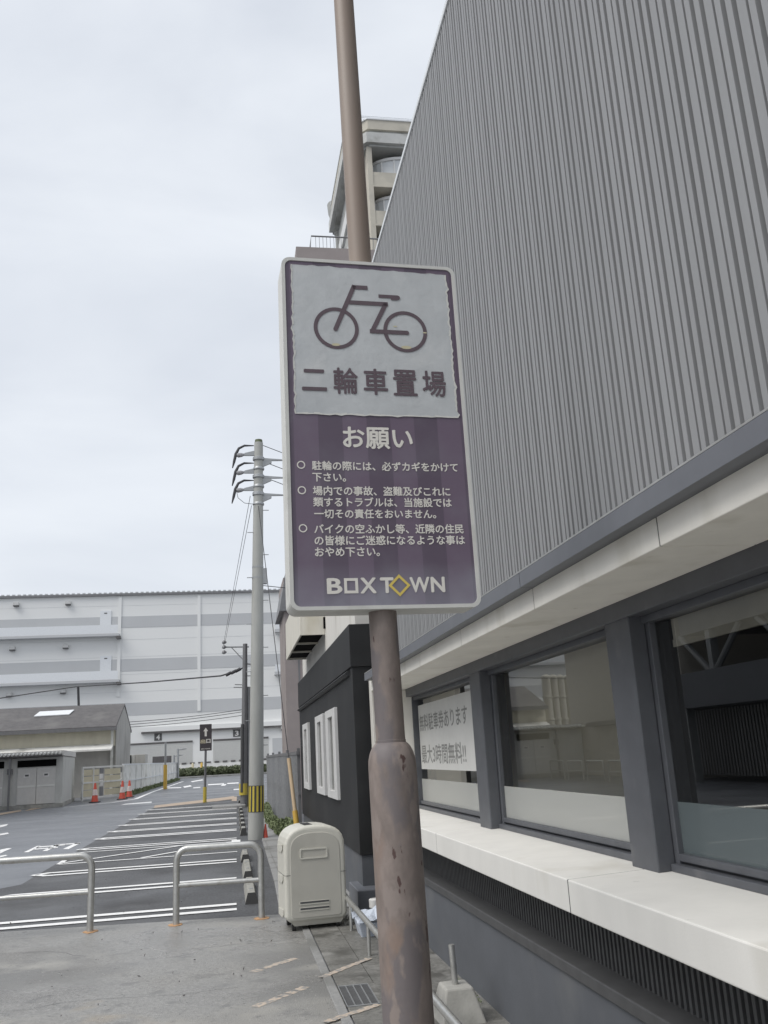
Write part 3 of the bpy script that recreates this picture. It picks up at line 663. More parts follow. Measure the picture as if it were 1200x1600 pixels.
# ------------------------------------------------------------------ beige recycling bin
bn = thing('recycling_bin', 'beige plastic bin with rounded top standing on the path by the annex', 'bin', (.5, 9.25, 0))
BW, BD = .6, .52
def arch(x0, x1, z0, z1, zs, n=14, r=.05):
    cx = (x0 + x1) / 2; a_ = (x1 - x0) / 2; pts = [(x0 + r, z0), (x1 - r, z0), (x1 - r * .3, z0 + r * .3), (x1, z0 + r)]
    for k in range(n + 1):
        th = math.pi * k / n; c_, s_ = math.cos(th), math.sin(th); e = .72
        pts.append((cx + a_ * (abs(c_) ** e) * (1 if c_ > 0 else -1), zs + (z1 - zs) * (abs(s_) ** e)))
    return pts + [(x0, z0 + r), (x0 + r * .3, z0 + r * .3)]
B0 = Vector((.5, 9.25, 0))
def bp(x, y, z): return (B0.x + x, B0.y + y, z)
MB().extr([bp(x, .0, z) for x, z in arch(0, BW, .09, .955, .72)], (0, BD, 0)).build('body', M['bin'], bn, smooth=False, bevel=.035, seg=4)
MB().extr([bp(x, -.006, z) for x, z in arch(.055, BW - .055, .125, .89, .7, r=.03)], (0, .01, 0)).build('front_panel', M['binpanel'], bn, bevel=.005)
def bring(x0, x1, z0, z1, wd, y0, y1, m, nm):
    mb = MB(); o_ = rrect(x0, x1, z0, z1, .014, 4); i_ = rrect(x0 + wd, x1 - wd, z0 + wd, z1 - wd, .006, 4); n_ = len(o_)
    v_ = [bp(x, y0, z) for x, z in o_] + [bp(x, y0, z) for x, z in i_] + [bp(x, y1, z) for x, z in o_] + [bp(x, y1, z) for x, z in i_]; f_ = []
    for i in range(n_):
        j = (i + 1) % n_; f_ += [(i, j, n_ + j, n_ + i), (j, i, 2 * n_ + i, 2 * n_ + j), (n_ + i, n_ + j, 3 * n_ + j, 3 * n_ + i)]
    mb.add(v_, f_); return mb.build(nm, m, bn)
bring(.15, .42, .65, .745, .012, -.016, -.006, M['bin'], 'handle_rim')
MB().add([bp(x, -.0075, z) for x, z in rrect(.16, .41, .66, .735, .006, 4)], [tuple(range(20))]).build('handle_recess', M['binpanel'], bn)
for z in (.19, .245):
    MB().extr([bp(x, -.0075, z + q) for x, q in ((.135, -.006), (.425, -.006), (.425, .028), (.135, .028))], (0, -.0045, 0)).build('vent_lip', M['bin'], bn, bevel=.002)
    MB().extr([bp(x, -.0125, z + q) for x, q in ((.14, .008), (.42, .008), (.42, .024), (.14, .024))], (0, -.001, 0)).build('vent_slot', M['louver'], bn)
sm = MB(); sm.box(-.002, .056, -.002, .001, .51, .514, at=B0); sm.box(BW - .056, BW + .002, -.002, .001, .51, .514, at=B0); sm.box(-.0015, .001, .03, BD - .03, .51, .514, at=B0)
sm.build('seam', M['louver'], bn)
for z in (.15, .46, .74):
    MB().extr([bp(-.002, yy, zz) for yy, zz in ((.1, z), (.16, z - .03), (.42, z - .03), (.42, z + .03), (.1, z + .05))], (-.008, 0, 0)).build('side_grip', M['bin'], bn, bevel=.003)
MB().box(.22, .3, .1, .4, .952, .9575, at=B0).build('slot', M['rubber'], bn)
MB().hexa([bp(.09, .05, .05), bp(BW - .06, .05, .05), bp(BW - .06, BD - .06, .05), bp(.09, BD - .06, .05)], [bp(.05, .03, .095), bp(BW - .03, .03, .095), bp(BW - .03, BD - .03, .095), bp(.05, BD - .03, .095)]).build('skirt', M['bin'], bn)
for x in (.09, BW - .09):
    for yy in (.09, BD - .09): MB().tube([bp(x - .018, yy, .035), bp(x + .018, yy, .035)], .035, 14).build('caster', M['rubber'], bn, smooth=True)
bn.rotation_euler = (0, 0, math.radians(5))

# ------------------------------------------------------------------ guard rails
def rail(label, x0, x1, y0, y1, base=True, hh=.775, nm='guard_rail', grp='pipe guard rails'):
    o = thing(nm, label, 'guard rail', (x0, y0, 0), grp)
    d = Vector((x1 - x0, y1 - y0, 0)); L_ = d.length; d.normalize(); A = Vector((x0, y0, 0)); rr = .12; R_ = .034
    path = [A, A + Vector((0, 0, hh - R_ - rr))]
    for k in range(1, 8):
        th = math.pi / 2 * k / 7; path.append(A + d * (rr - rr * math.cos(th)) + Vector((0, 0, hh - R_ - rr + rr * math.sin(th))))
    for k in range(0, 8):
        th = math.pi / 2 * k / 7; path.append(A + d * (L_ - rr + rr * math.sin(th)) + Vector((0, 0, hh - R_ - rr + rr * math.cos(th))))
    path.append(A + d * L_)
    MB().tube(path, R_, 16).build('hoop', M['galv'], o, smooth=True)
    MB().tube([A + d * R_ * .7 + Vector((0, 0, .385)), A + d * (L_ - R_ * .7) + Vector((0, 0, .385))], .024, 12).build('crossbar', M['galv'], o, smooth=True)
    if base:
        for q in (A, A + d * L_):
            MB().prism([(q.x + .075 * math.cos(i * .785) * random.uniform(.8, 1.25), q.y + .09 * math.sin(i * .785) * random.uniform(.8, 1.25)) for i in range(8)], .0, .014).build('rusty_foot', M['rust'], o)
    return o
rail('galvanised pipe guard rail in front of the parking blocks', -.569, .303, 10.24, 10.19)
rail('galvanised pipe guard rail running out of the left edge of the photo', -3.45, -1.423, 10.36, 10.26)

# ------------------------------------------------------------------ wheel stops
def stop(label, x, y0, y1, hh=.12):
    o = thing('wheel_stop', label, 'wheel stop', (x, y0, 0), 'concrete wheel stops')
    wd = .15; nn = 1 if y1 - y0 < 1.2 else 2; L_ = (y1 - y0)
    e = .06
    MB().hexa([(x - wd / 2, y0, 0), (x + wd / 2, y0, 0), (x + wd / 2, y1, 0), (x - wd / 2, y1, 0)], [(x - wd / 2 + .035, y0 + e, hh), (x + wd / 2 - .035, y0 + e, hh), (x + wd / 2 - .035, y1 - e, hh), (x - wd / 2 + .035, y1 - e, hh)]).build('block', M['stopconc'], o, bevel=.008)
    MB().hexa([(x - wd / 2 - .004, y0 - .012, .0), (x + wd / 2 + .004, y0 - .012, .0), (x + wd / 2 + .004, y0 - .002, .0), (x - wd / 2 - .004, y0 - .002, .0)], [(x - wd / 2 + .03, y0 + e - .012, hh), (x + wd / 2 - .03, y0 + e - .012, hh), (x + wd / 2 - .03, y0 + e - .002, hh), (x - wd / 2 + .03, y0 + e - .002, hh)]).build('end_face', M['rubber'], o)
    for k in (.25, .75): MB().box(x - .02, x + .02, y0 + L_ * k - .03, y0 + L_ * k + .03, hh - .001, hh + .004).build('reflector', M['steel'], o)
    return o
ords = ['nearest concrete wheel stop, behind the right guard rail', 'second wheel stop from the guard rail', 'third wheel stop, just before the hatched island']
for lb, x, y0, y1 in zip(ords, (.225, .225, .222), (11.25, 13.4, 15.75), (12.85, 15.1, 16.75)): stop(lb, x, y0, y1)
far = ['first small wheel stop beyond the hatched island', 'second small wheel stop beyond the hatched island', 'third small wheel stop beyond the hatched island', 'fourth small wheel stop beyond the hatched island', 'fifth small wheel stop beyond the hatched island', 'sixth small wheel stop beyond the hatched island', 'farthest wheel stop, beside the kerb island']
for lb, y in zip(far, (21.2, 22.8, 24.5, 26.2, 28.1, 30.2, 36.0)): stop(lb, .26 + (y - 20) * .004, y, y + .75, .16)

# ------------------------------------------------------------------ utility poles and wires
UX, UY = .5, 20.0
u = thing('utility_pole', 'tall concrete utility pole with black and yellow band and insulators at its top', 'utility pole', (UX, UY, 0))
UXT = .705
def ux(z): return UX + (UXT - UX) * z / 8.75
MB().tube([(ux(z), UY, z) for z in (0, 2, 4, 6, 8.75)], [.165, .15, .137, .122, .1], 28).build('post', M['utilconc'], u, smooth=True)
MB().tube([(ux(.55), UY, .55), (ux(1.08), UY, 1.08)], [.166, .162], 28, False).build('guard_band', M['bandblack'], u, smooth=True)
gy_ = MB()
for k in range(12):
    a0 = k * math.pi / 6; pts = []
    for z, rr in ((.56, .168), (1.07, .164)):
        for da in (0, .26): pts.append((ux(z) + rr * math.cos(a0 + da), UY + rr * math.sin(a0 + da), z))
    gy_.add(pts, [(0, 1, 3, 2)])
gy_.build('guard_stripes', M['bandyellow'], u)
MB().tube([(ux(8.75), UY, 8.7), (ux(8.8), UY, 8.82)], [.1, .085], 20).build('cap', M['hedge'], u, smooth=True)
for z in (8.35, 7.92, 7.5):
    cl_ = MB(); cl_.lathe([(.112, 0), (.135, .02), (.135, .08), (.112, .1)], (ux(z), UY, z - .05), 20); cl_.build('clamp', M['steel'], u, smooth=True); cl_ = MB(); cl_.lathe([(.112, 0), (.13, .02), (.13, .05), (.112, .08)], (ux(z), UY, z - .28), 20)
    cl_.build('clamp', M['steel'], u, smooth=True)
    arm = MB(); X_ = ux(z)
    arm.extr([(X_ + .08, UY - .03, z - .05), (X_ + .62, UY - .03, z - .04), (X_ + .62, UY - .03, z - .02), (X_ + .08, UY - .03, z + .02)], (0, .05, 0))
    arm.extr([(X_ + .08, UY - .03, z - .2), (X_ + .3, UY - .03, z - .1), (X_ + .3, UY - .03, z - .05), (X_ + .08, UY - .03, z - .05)], (0, .05, 0))
    arm.extr([(X_ - .08, UY - .03, z + .08), (X_ - .08, UY - .03, z + .2), (X_ - .32, UY - .03, z + .14), (X_ - .32, UY - .03, z + .08)], (0, .05, 0))
    arm.build('bracket_arm', M['steel'], u)
    ins = MB(); ins.tube([(X_ - .32, UY, z + .11), (X_ - .38, UY, z + .1), (X_ - .39, UY, z + .1), (X_ - .46, UY, z + .09), (X_ - .5, UY, z + .1)], [.025, .045, .05, .055, .04], 14)
    ins.tube([(X_ + .62, UY, z - .04), (X_ + .66, UY, z - .1), (X_ + .7, UY, z - .16)], [.03, .05, .04], 12)
    ins.build('insulator', M['insul'], u, smooth=True)
    MB().tube([(X_ - .1, UY, z + .33), (X_ - .32, UY, z + .33), (X_ - .45, UY, z + .26), (X_ - .52, UY, z + .12), (X_ - .56, UY, z - .06), (X_ - .6, UY, z - .22)], [.012, .026, .03, .036, .032, .012], 10).build('jumper_cable', M['wire'], u, smooth=True)
pg = MB()
for k in range(11): z = 1.9 + k * .52; sd = -1 if k % 2 else 1; MB().tube([(ux(z), UY - .05, z), (ux(z) + sd * .24, UY - .05, z)], .009, 6).build('step_bolt', M['steel'], u)
bx = MB(); bx.box(ux(5.75) + .1, ux(5.75) + .2, UY - .06, UY + .06, 5.4, 5.75); bx.tube([(ux(5.8), UY, 5.76), (ux(5.8), UY, 5.8)], .128, 20); bx.tube([(ux(5.55), UY, 5.52), (ux(5.55), UY, 5.56)], .13, 20)
bx.build('junction_box', M['steel'], u)
# guy wire with its yellow cover
gu = thing('guy_wire', 'thin guy wire with yellow plastic cover leaning beside the slatted fence', 'guy wire', (1.19, 17.2, 0))
g0 = Vector((1.205, 17.2, 0)); g1 = Vector((1.06, 17.35, 1.6)); gt_ = Vector((ux(7.2), UY - .1, 7.2))
MB().tube([g0, g0.lerp(g1, .42)], .05, 12).build('lower_cover', M['yellowpipe'], gu, smooth=True)
MB().tube([g0.lerp(g1, .42), g1], .036, 12).build('upper_cover', M['peachpipe'], gu, smooth=True)
MB().tube([g1, gt_], .008, 6).build('cable', M['wire'], gu)

u2 = thing('thin_utility_pole', 'thinner dark utility pole with one crossarm, far behind the concrete pole', 'utility pole', (.52, 34.5, 0))
def p2(px, py): return gy(px, py, 34.5)
a_, b_ = p2(383, 1006), p2(381, 1262)
MB().tube([(b_.x, 34.5, 0), (a_.x, 34.5, a_.z)], [.13, .085], 16).build('post', M['greysteel'], u2, smooth=True)
MB().tube([(b_.x + .2, 34.6, 0), (a_.x + .12, 34.6, a_.z - 1.6)], [.1, .06], 12).build('conduit', M['steel'], u2, smooth=True)
MB().tube([(b_.x - .06, 34.38, .5), (b_.x - .02, 34.38, 2.9)], .06, 10).build('cable_cover', M['louver'], u2, smooth=True)
MB().tube([(b_.x - .01, 34.48, .4), (b_.x - .01, 34.48, .8)], .15, 16).build('guard_band', M['bandyellow'], u2)
q0, q1 = p2(349, 1011), p2(389, 1010.5); MB().tube([q0, q1], .03, 8).build('crossarm', M['steel'], u2)
MB().tube([p2(362, 1012), p2(381, 1032)], .018, 6).build('brace', M['steel'], u2)
for A_, B_, r_ in ((p2(381, 1074), p2(365, 1074), .02), (p2(381, 1070), p2(367, 1069.5), .02), (p2(383, 1037), p2(394, 1038), .03), (p2(384, 1056), p2(392, 1056), .02)): MB().tube([A_, B_], r_, 6).build('side_bracket', M['steel'], u2)
i_ = MB()
for yy in (1003.5, 1011, 1019): i_.tube([p2(347, yy), p2(350, yy), p2(354, yy)], [.05, .085, .03], 10)
i_.build('insulators', M['insul'], u2)
def wire(nm, label, pts, rad=.016, sag=0.0, n=14, grp='overhead wires'):
    mb = MB()
    P_ = []
    for A, B in zip(pts[:-1], pts[1:]):
        A = Vector(A); B = Vector(B)
        for k in range(n + (B is pts[-1])): P_.append(A.lerp(B, k / n) - Vector((0, 0, sag * 4 * (k / n) * (1 - k / n))))
    P_.append(Vector(pts[-1])); mb.tube(P_, rad, 6)
    return tag(mb.build(nm, M['wire']), label, 'wire', grp)
wire('overhead_wire', 'thick black wire sagging from the thin pole to the left over the shed roof', [p2(381, 1043), gy(368, 1049, 34.8), gy(345, 1056, 36), gy(230, 1066, 45), gy(118, 1073, 56), gy(0, 1091, 58), gy(-200, 1110, 60)], .03, 0)
sp_ = MB()
for px, py in ((372, 1047), (365, 1050), (357, 1053)): q = gy(px, py, 34.7); sp_.tube([q + Vector((-.1, 0, -.05)), q + Vector((.1, 0, .05))], .06, 8)
tag(sp_.build('cable_splice', M['wire']), 'black splice sleeve on the wire left of the thin pole', 'cable splice')
for k, (y0, y1, lb) in enumerate(((1108, 1128, 'highest of three thin wires crossing in front of the warehouse doors'), (1111.5, 1132, 'middle of three thin wires crossing in front of the warehouse doors'), (1117, 1136, 'lowest of three thin wires crossing in front of the warehouse doors'))):
    wire('overhead_wire', lb, [gy(383, y0, 72), gy(203, y1, 72), gy(0, y1 + 16, 72)], .022, .1)
for k, (y0, lb) in enumerate(((712, 'topmost wire from the pole bracket to the building behind the sign'), (737, 'middle wire from the pole bracket to the building behind the sign'), (761, 'lowest wire from the pole bracket to the building behind the sign'))):
    wire('overhead_wire', lb, [gy(411, y0 - 16, 20), gy(445, y0 - 3, 20), gy(520, y0 + 16, 21)], .008, 0)
wire('overhead_wire', 'thin cable dropping from the concrete pole down to the thin pole', [gy(393, 790, 20), gy(352, 1002, 34.5)], .006, 0)
wire('overhead_wire', 'thin cable hanging beside the other from the concrete pole to the thin pole', [gy(391, 775, 20), gy(349, 1008, 34.5)], .006, 0)
wire('overhead_wire', 'loop of thin wire hanging left of the pole top', [gy(369, 765, 19.9), gy(372, 778, 19.9), gy(382, 786, 19.9), gy(398, 788, 19.9)], .006, 0)
wire('overhead_wire', 'thin wire running right from the junction box to the sign side', [gy(411, 915, 20), gy(440, 918, 20), gy(520, 925, 21)], .008, 0)

# ------------------------------------------------------------------ arrow sign in the lot
AYY = 40.0
q = gz(320, 1254)
s2 = thing('exit_sign', 'dark brown exit sign with white up arrow on a slim post', 'sign', (q.x, AYY, 0))
cx = gy(321.5, 1150, AYY).x; z0, z1 = gy(321, 1173, AYY).z, gy(321, 1131.5, AYY).z
MB().tube([(q.x, AYY + .04, 0), (cx, AYY + .04, z0 + .3)], .05, 12).build('post', M['greysteel'], s2, smooth=True)
MB().tube([(q.x, AYY + .04, .0), (q.x + .005, AYY + .04, .62)], .075, 12).build('post_wrap', M['bandyellow'], s2)
MB().box(cx - .25, cx + .25, AYY - .02, AYY + .02, z0, z1).build('panel', M['signdark'], s2, bevel=.01)
ar = MB(); hz = z1 - z0; yf = AYY - .022
ar.add([(cx + x * .5, yf, z0 + hz * zz) for x, zz in ((-.09, .54), (.09, .54), (.09, .73), (.2, .73), (0, .87), (-.2, .73), (-.09, .73))], [tuple(range(7))]); ar.build('arrow', M['letter'], s2)
e_ = MB(); text_fit(e_, '出', (cx - .21, yf, z0 + hz * .28), (1, 0, 0), (0, 0, 1), .19, .16, .03, .001); e_.build('lettering', M['signcream'], s2)
e_ = MB(); text_fit(e_, '口', (cx + .03, yf, z0 + hz * .29), (1, 0, 0), (0, 0, 1), .16, .15, .04, .001); text_fit(e_, 'BOX TOWN', (cx - .18, yf, z0 + hz * .05), (1, 0, 0), (0, 0, 1), .36, .045, .02, .001); e_.build('lettering', M['letter'], s2)

# ------------------------------------------------------------------ traffic cones
def cone(label, px, py, hh):
    q = gz(px, py); k = hh / .7
    o = thing('traffic_cone', label, 'traffic cone', (q.x, q.y, 0), 'red traffic cones')
    MB().box(q.x - .19 * k, q.x + .19 * k, q.y - .19 * k, q.y + .19 * k, 0, .035 * k).build('base', M['rubber'] if hh > .5 else M['cone'], o, bevel=.01)
    MB().lathe([(.14 * k, .035 * k), (.125 * k, .06 * k), (.035 * k, .68 * k), (.02 * k, .7 * k)], (q.x, q.y, 0), 20).build('body', M['cone'], o, smooth=True)
    if hh > .5: MB().lathe([(.103 * k, .26 * k), (.071 * k, .47 * k)], (q.x, q.y, 0), 20).build('reflective_band', M['conewhite'], o, smooth=True)
    return o
cone('red traffic cone in front of the beige gate, left of the pair', 148, 1254, .93)
cone('taller red traffic cone at the right end of the beige gate, left of a pair', 191, 1249, .93)
cone('orange red traffic cone at the foot of the white fence, right of a pair', 202, 1246, .9)
cone('small red cone at the foot of the concrete utility pole', 415, 1311, .3)

# ------------------------------------------------------------------ warehouse across the far road
WY = 130.0
wh = thing('warehouse', 'huge white warehouse with grey bands, ledges and numbered roller shutters', 'warehouse', (-15, WY, 0))
def W(px, py): return gy(px, py, WY)
ztop = W(220, 928).z
MB().box(-70, 16, WY, WY + 60, 0, ztop - .201).build('wall', M['wh'], wh)
MB().box(-70, 16.2, WY - .35, WY + 60.2, ztop - .2, ztop + .1).build('roof_edge', M['greysteel'], wh)
rb = MB()
for k in range(120): rb.box(-70 + k * .72, -70 + k * .72 + .4, WY - .36, WY - .2, ztop + .1, ztop + .25)
rb.build('roof_ribs', M['whgrey'], wh)
bands = []
for (pa, pb) in (((220, 962.5), (220, 980)), ((220, 1029), (220, 1048)), ((220, 1097.5), (220, 1117))):
    za, zb = W(*pa).z, W(*pb).z; MB().box(-70, 16.1, WY - .04, WY, zb, za).build('grey_band', M['whgrey'], wh); bands.append((za, zb))
for px in (186, 311): x = W(px, 1020).x; MB().box(x - .22, x + .22, WY - .16, WY, 11 if px == 186 else 8.6, ztop - .35).build('downpipe', M['wh'], wh)
pj = MB()
for k in range(7):
    z = 9.2 + k * 2.4; pj.box(-70, 16.1, WY - .015, WY, z, z + .02)
pj.build('panel_joint', M['whgrey'], wh)
for (py, ) in ((994,), (1066,)):
    z = W(100, py).z; xr = W(188, py).x
    lg_ = MB(); lg_.box(-70, xr, WY - 1.3, WY, z - .35, z); lg_.build('ledge', M['whgrey'], wh, bevel=.03)
    MB().box(-70, xr - .2, WY - 1.31, WY - 1.27, z + .03, z + 1.2).build('ledge_parapet', M['trimwhite'], wh)
    MB().box(xr - .4, xr + .15, WY - 1.4, WY - .1, z - .7, z - .36).build('ledge_end', M['tin'], wh)
    x = W(165, py - 20).x; MB().box(x - .75, x + .75, WY - .12, WY, z + 1.2, z + 3.4).build('wall_box', M['trimwhite'], wh)
    MB().box(x - .2, x + .2, WY - .14, WY - .12, z + 2.95, z + 3.1).build('wall_box_plate', M['lampdark'], wh)
for px, py in ((443, 984), (443, 1050)):
    c = W(px, py); MB().box(c.x - 1.3, c.x + 6, WY - 1.0, WY, c.z - .4, c.z).build('ledge', M['whgrey'], wh)
    MB().box(c.x - 1.2, c.x + 6, WY - 1.01, WY - .96, c.z + .02, c.z + 1.0).build('ledge_parapet', M['trimwhite'], wh)
for px, py in ((26, 946), (107, 944), (20, 1015), (103, 1012), (15, 1087), (99, 1082), (441, 998), (443, 1064), (443, 1139)):
    c = W(px, py); MB().box(c.x - .36, c.x + .36, WY - .6, WY, c.z - .05, c.z + .35).build('wall_lamp', M['lamp'], wh)
    MB().box(c.x - .34, c.x + .34, WY - .58, WY - .02, c.z - .2, c.z - .05).build('wall_lamp', M['lampdark'], wh)
zc = W(280, 1140).z
MB().box(-12, 16.1, WY - .5, WY - .001, zc - .1, zc + .5).build('canopy', M['wh'], wh)
MB().box(-12, 16.05, WY - .48, WY - .002, zc - .35, zc - .101).build('canopy_underside', M['tin'], wh)
zd = W(260, 1162).z
for x0p, x1p, num, npx in ((190, 301, '4', 247), (333, 420, '3', 370)):
    x0, x1 = W(x0p, 1180).x, W(x1p, 1180).x
    sh = MB(); nsl = 14
    for k in range(nsl):
        za = .9 + (zd - .9) * k / nsl; zb = .9 + (zd - .9) * (k + 1) / nsl
        sh.quad((x0, WY - .02, za), (x1, WY - .02, za), (x1, WY - .1, zb), (x0, WY - .1, zb))
    sh.build('roller_shutter', M['whshut'], wh)
    MB().box(x0, x1, WY - .15, WY - .001, zd, zd + .25).build('shutter_hood', M['tin'], wh)
    c = W(npx, 1155); pl = MB().box(c.x - .5, c.x + .5, WY - .06, WY, zd + .45, zd + 1.4).build('number_plate', M['lampdark'], wh)
    e_ = MB(); text_fit(e_, num, (c.x - .22, WY - .062, zd + .6), (1, 0, 0), (0, 0, 1), .44, .65, .03, .004); e_.build('number', M['whiteplastic'], pl)
for px in (436, 462, 488): x = W(px, 1170).x; MB().box(x - .9, x + .9, WY - .08, WY, .2, zd).build('door', M['whgrey'], wh)
dk = MB()
for k in range(22): x = -11 + k * 1.1; dk.box(x, x + .62, WY - .5, WY - .1, 1.55, 1.75)
dk.build('dock_bumper', M['tin'], wh)
MB().box(-12, 16.1, WY - .45, WY - .002, .1, 1.5).build('dock_wall', M['whshut'], wh)
# hedge and bollard-like posts before it
def foliage(name, m, spots, parent=None, n=1800, leaf=.06, seed=1):
    rnd = random.Random(seed); mb = MB()
    tot = sum(a * b * c for (_, _, _, a, b, c) in spots)
    for (x, y, z, a, b, c) in spots:
        k = max(20, int(n * a * b * c / tot))
        for _ in range(k):
            while True:
                v_ = Vector((rnd.uniform(-1, 1), rnd.uniform(-1, 1), rnd.uniform(-1, 1)))
                if v_.length < 1: break
            c_ = Vector((x + v_.x * a, y + v_.y * b, max(.02, z + v_.z * c)))
            d = Vector((rnd.gauss(0, 1), rnd.gauss(0, 1), rnd.gauss(0, 1))).normalized(); e = d.orthogonal().normalized() * leaf * rnd.uniform(.3, .6); d *= leaf * rnd.uniform(.6, 1.5)
            mb.add([c_ - d, c_ + e, c_ + d, c_ - e], [(0, 1, 2, 3)])
    return mb.build(name, m, parent)
rnd = random.Random(5)
hsp = []
for k in range(46): hsp.append((-6.8 + k * .24, 112 + rnd.uniform(-.2, .2), .6 + rnd.uniform(-.08, .1), .5, .6, .5))
hg = foliage('clipped_hedge', M['hedge'], hsp, None, 9000, .16, 3); tag(hg, 'low clipped green hedge in front of the warehouse shutters', 'hedge')

# ------------------------------------------------------------------ old shed, garages, gate and fences on the left
SY = 58.0
sd = thing('old_shed', 'old beige tin shed with dark roof and bright skylight sheet', 'shed', (-12, SY, 0))
xr = gy(179, 1200, SY).x; ze = gy(150, 1133, SY).z; zr = gy(190, 1102.5, SY + 4).z; XL = -16.5
MB().box(XL, xr, SY, SY + 8, gy(120, 1168, SY).z, ze).build('upper_wall', M['tinbeige'], sd)
MB().box(XL, xr, SY + .15, SY + 7.9, 0, gy(120, 1168, SY).z - .001).build('lower_wall', M['tingrey'], sd)
MB().extr([(xr + .02, SY, .0), (xr + .02, SY + 8, .0), (xr + .02, SY + 8, ze), (xr + .02, SY + 4, zr - .08), (xr + .02, SY, ze)], (.05, 0, 0)).build('gable_wall', M['tingrey'], sd)
pt = gy(120, 1168, SY).z
MB().extr([(XL, SY, pt + .12), (XL, SY - .9, pt - .18), (XL, SY - .9, pt - .28), (XL, SY, pt)], (xr - .1 - XL, 0, 0)).build('pent_roof', M['fencew'], sd)
for sgn, y0, y1 in ((1, SY - .5, SY + 4), (-1, SY + 8.5, SY + 4)):
    MB().extr([(XL, y0, ze - .25), (XL, y1, zr), (XL, y1, zr + .12), (XL, y0, ze - .12)], (xr + .09 - XL, 0, 0)).build('roof', M['tin'], sd)
MB().box(XL, xr + .15, SY - .62, SY - .5, ze - .36, ze - .16).build('gutter', M['greysteel'], sd)
MB().box(xr - .25, xr - .1, SY - .1, SY - .01, 0, ze - .2).build('downpipe', M['fencew'], sd)
def onroof(px, py):                           # where a sight line meets the front slope
    k = (zr - ze + .25) / 4.5; d = _ray(px, py); tt = (ze - .12 + .02 - EYE - k * (SY - .5)) / (d.z - k * d.y); return Vector((0, 0, EYE)) + d * tt
sk = [onroof(*q) for q in ((53, 1120), (108, 1117), (116, 1110), (62, 1113))]
MB().extr(sk, (0, 0, .05)).build('skylight', M['trimwhite'], sd)
mst = gy(121, 1105, SY + 6); wire('overhead_wire', 'short dark pole standing behind the shed roof carrying the wire', [(mst.x, SY + 9, 0), (gy(122, 1072, SY + 9).x, SY + 9, gy(122, 1072, SY + 9).z)], .09)
COL.objects[-1]['category'] = 'pole'; COL.objects[-1].name = 'wire_mast'
if 'group' in COL.objects[-1].keys(): del COL.objects[-1]['group']
lm = MB().box(-11.25, -11.0, SY - .3, SY, gy(70, 1143, SY).z - .1, gy(70, 1143, SY).z + .1); lm.build('wall_lamp', M['lamp'], sd)

gB = Vector((-7.66, 45, 0)); gA = gB + Vector((-10, -.9, 0)); gd = (gB - gA).normalized(); gn = Vector((-gd.y, gd.x, 0))
ga = thing('garage_row', 'row of low grey garages with paired doors and a corrugated eave', 'garage', (gB.x, gB.y, 0))
GH = 2.5; gO = gB
def gp(s_, t_, z): v_ = gO + gd * s_ + gn * t_; return Vector((v_.x, v_.y, z))   # s along the front, t back from it
def gbox(mb, s0, s1, t0, t1, z0, z1): return mb.hexa([gp(s0, t0, z0), gp(s1, t0, z0), gp(s1, t1, z0), gp(s0, t1, z0)], [gp(s0, t0, z1), gp(s1, t0, z1), gp(s1, t1, z1), gp(s0, t1, z1)])
gbox(MB(), -5.9, 0, .12, 7.6, 0, GH - .25).build('wall', M['garage'], ga)
gbox(MB(), -5.9, .04, .05, 7.7, GH - .22, GH + .02).build('roof_edge', M['garagedoor'], ga)
gbox(MB(), -5.9, .05, .05, 7.7, 0, .18).build('footing', M['concrete'], ga)
ev = MB(); k = 0; s_ = -5.9
while s_ < -.05:
    ev.tube([gp(s_, -.45, GH - .12), gp(s_, .2, GH - .05)], .05, 8); s_ += .17
ev.build('corrugated_eave', M['fencew'], ga)
gbox(MB(), -5.9, -.05, -.4, .1, GH - .2, GH - .16).build('eave_board', M['tin'], ga)
for k in range(2):
    s1_ = -.3 - k * 2.25
    for j in range(2):
        a0 = s1_ - .83 * (j + 1) + .01; dd = gbox(MB(), a0, a0 + .81, .05, .118, .2, 1.78).build('door', M['garagedoor'], ga)
        gbox(MB(), a0 + .02, a0 + .79, .035, .05, .95, 1.03).build('rail', M['fencew'], dd)
        gbox(MB(), a0 + .27, a0 + .53, .04, .05, 1.38, 1.56).build('notice', M['whiteplastic'], dd)
        gbox(MB(), a0 + .32, a0 + .48, .036, .0399, 1.43, 1.51).build('notice_print', M['lampdark'], dd)
    gbox(MB(), s1_ - 1.68, s1_, .09, .119, 1.84, 2.14).build('transom', M['dark'], ga)
    gbox(MB(), s1_ - 2.0, s1_ - 1.92, -.25, -.15, 0, GH - .2).build('eave_post', M['greysteel'], ga)
    gbox(MB(), s1_ - 2.08, s1_ - 1.86, -.14, .05, 1.55, 1.8).build('meter_box', M['greysteel'], ga)

# site gate with plywood panels
q0, q1 = gz(127, 1252), gz(190, 1245)
gt = thing('site_gate', 'white framed site gate filled with beige boards behind the cones', 'gate', (q0.x, q0.y, 0))
def lerp2(A, B, k): return Vector((A.x + (B.x - A.x) * k, A.y + (B.y - A.y) * k, 0))
fr = MB(); d_ = (q1 - q0).normalized()
gtop = gy(160, 1197, (q0.y + q1.y) / 2).z
def bar(mb, A, B, z0, z1, th=.06):
    d = (B - A).normalized(); n_ = Vector((-d.y, d.x, 0)) * th / 2
    mb.hexa([(A - n_) + Vector((0, 0, z0)), (B - n_) + Vector((0, 0, z0)), (B + n_) + Vector((0, 0, z0)), (A + n_) + Vector((0, 0, z0))], [(A - n_) + Vector((0, 0, z1)), (B - n_) + Vector((0, 0, z1)), (B + n_) + Vector((0, 0, z1)), (A + n_) + Vector((0, 0, z1))])
for z in (.08, gtop * .5, gtop - .08): bar(fr, q0, q1, z, z + .09, .08)
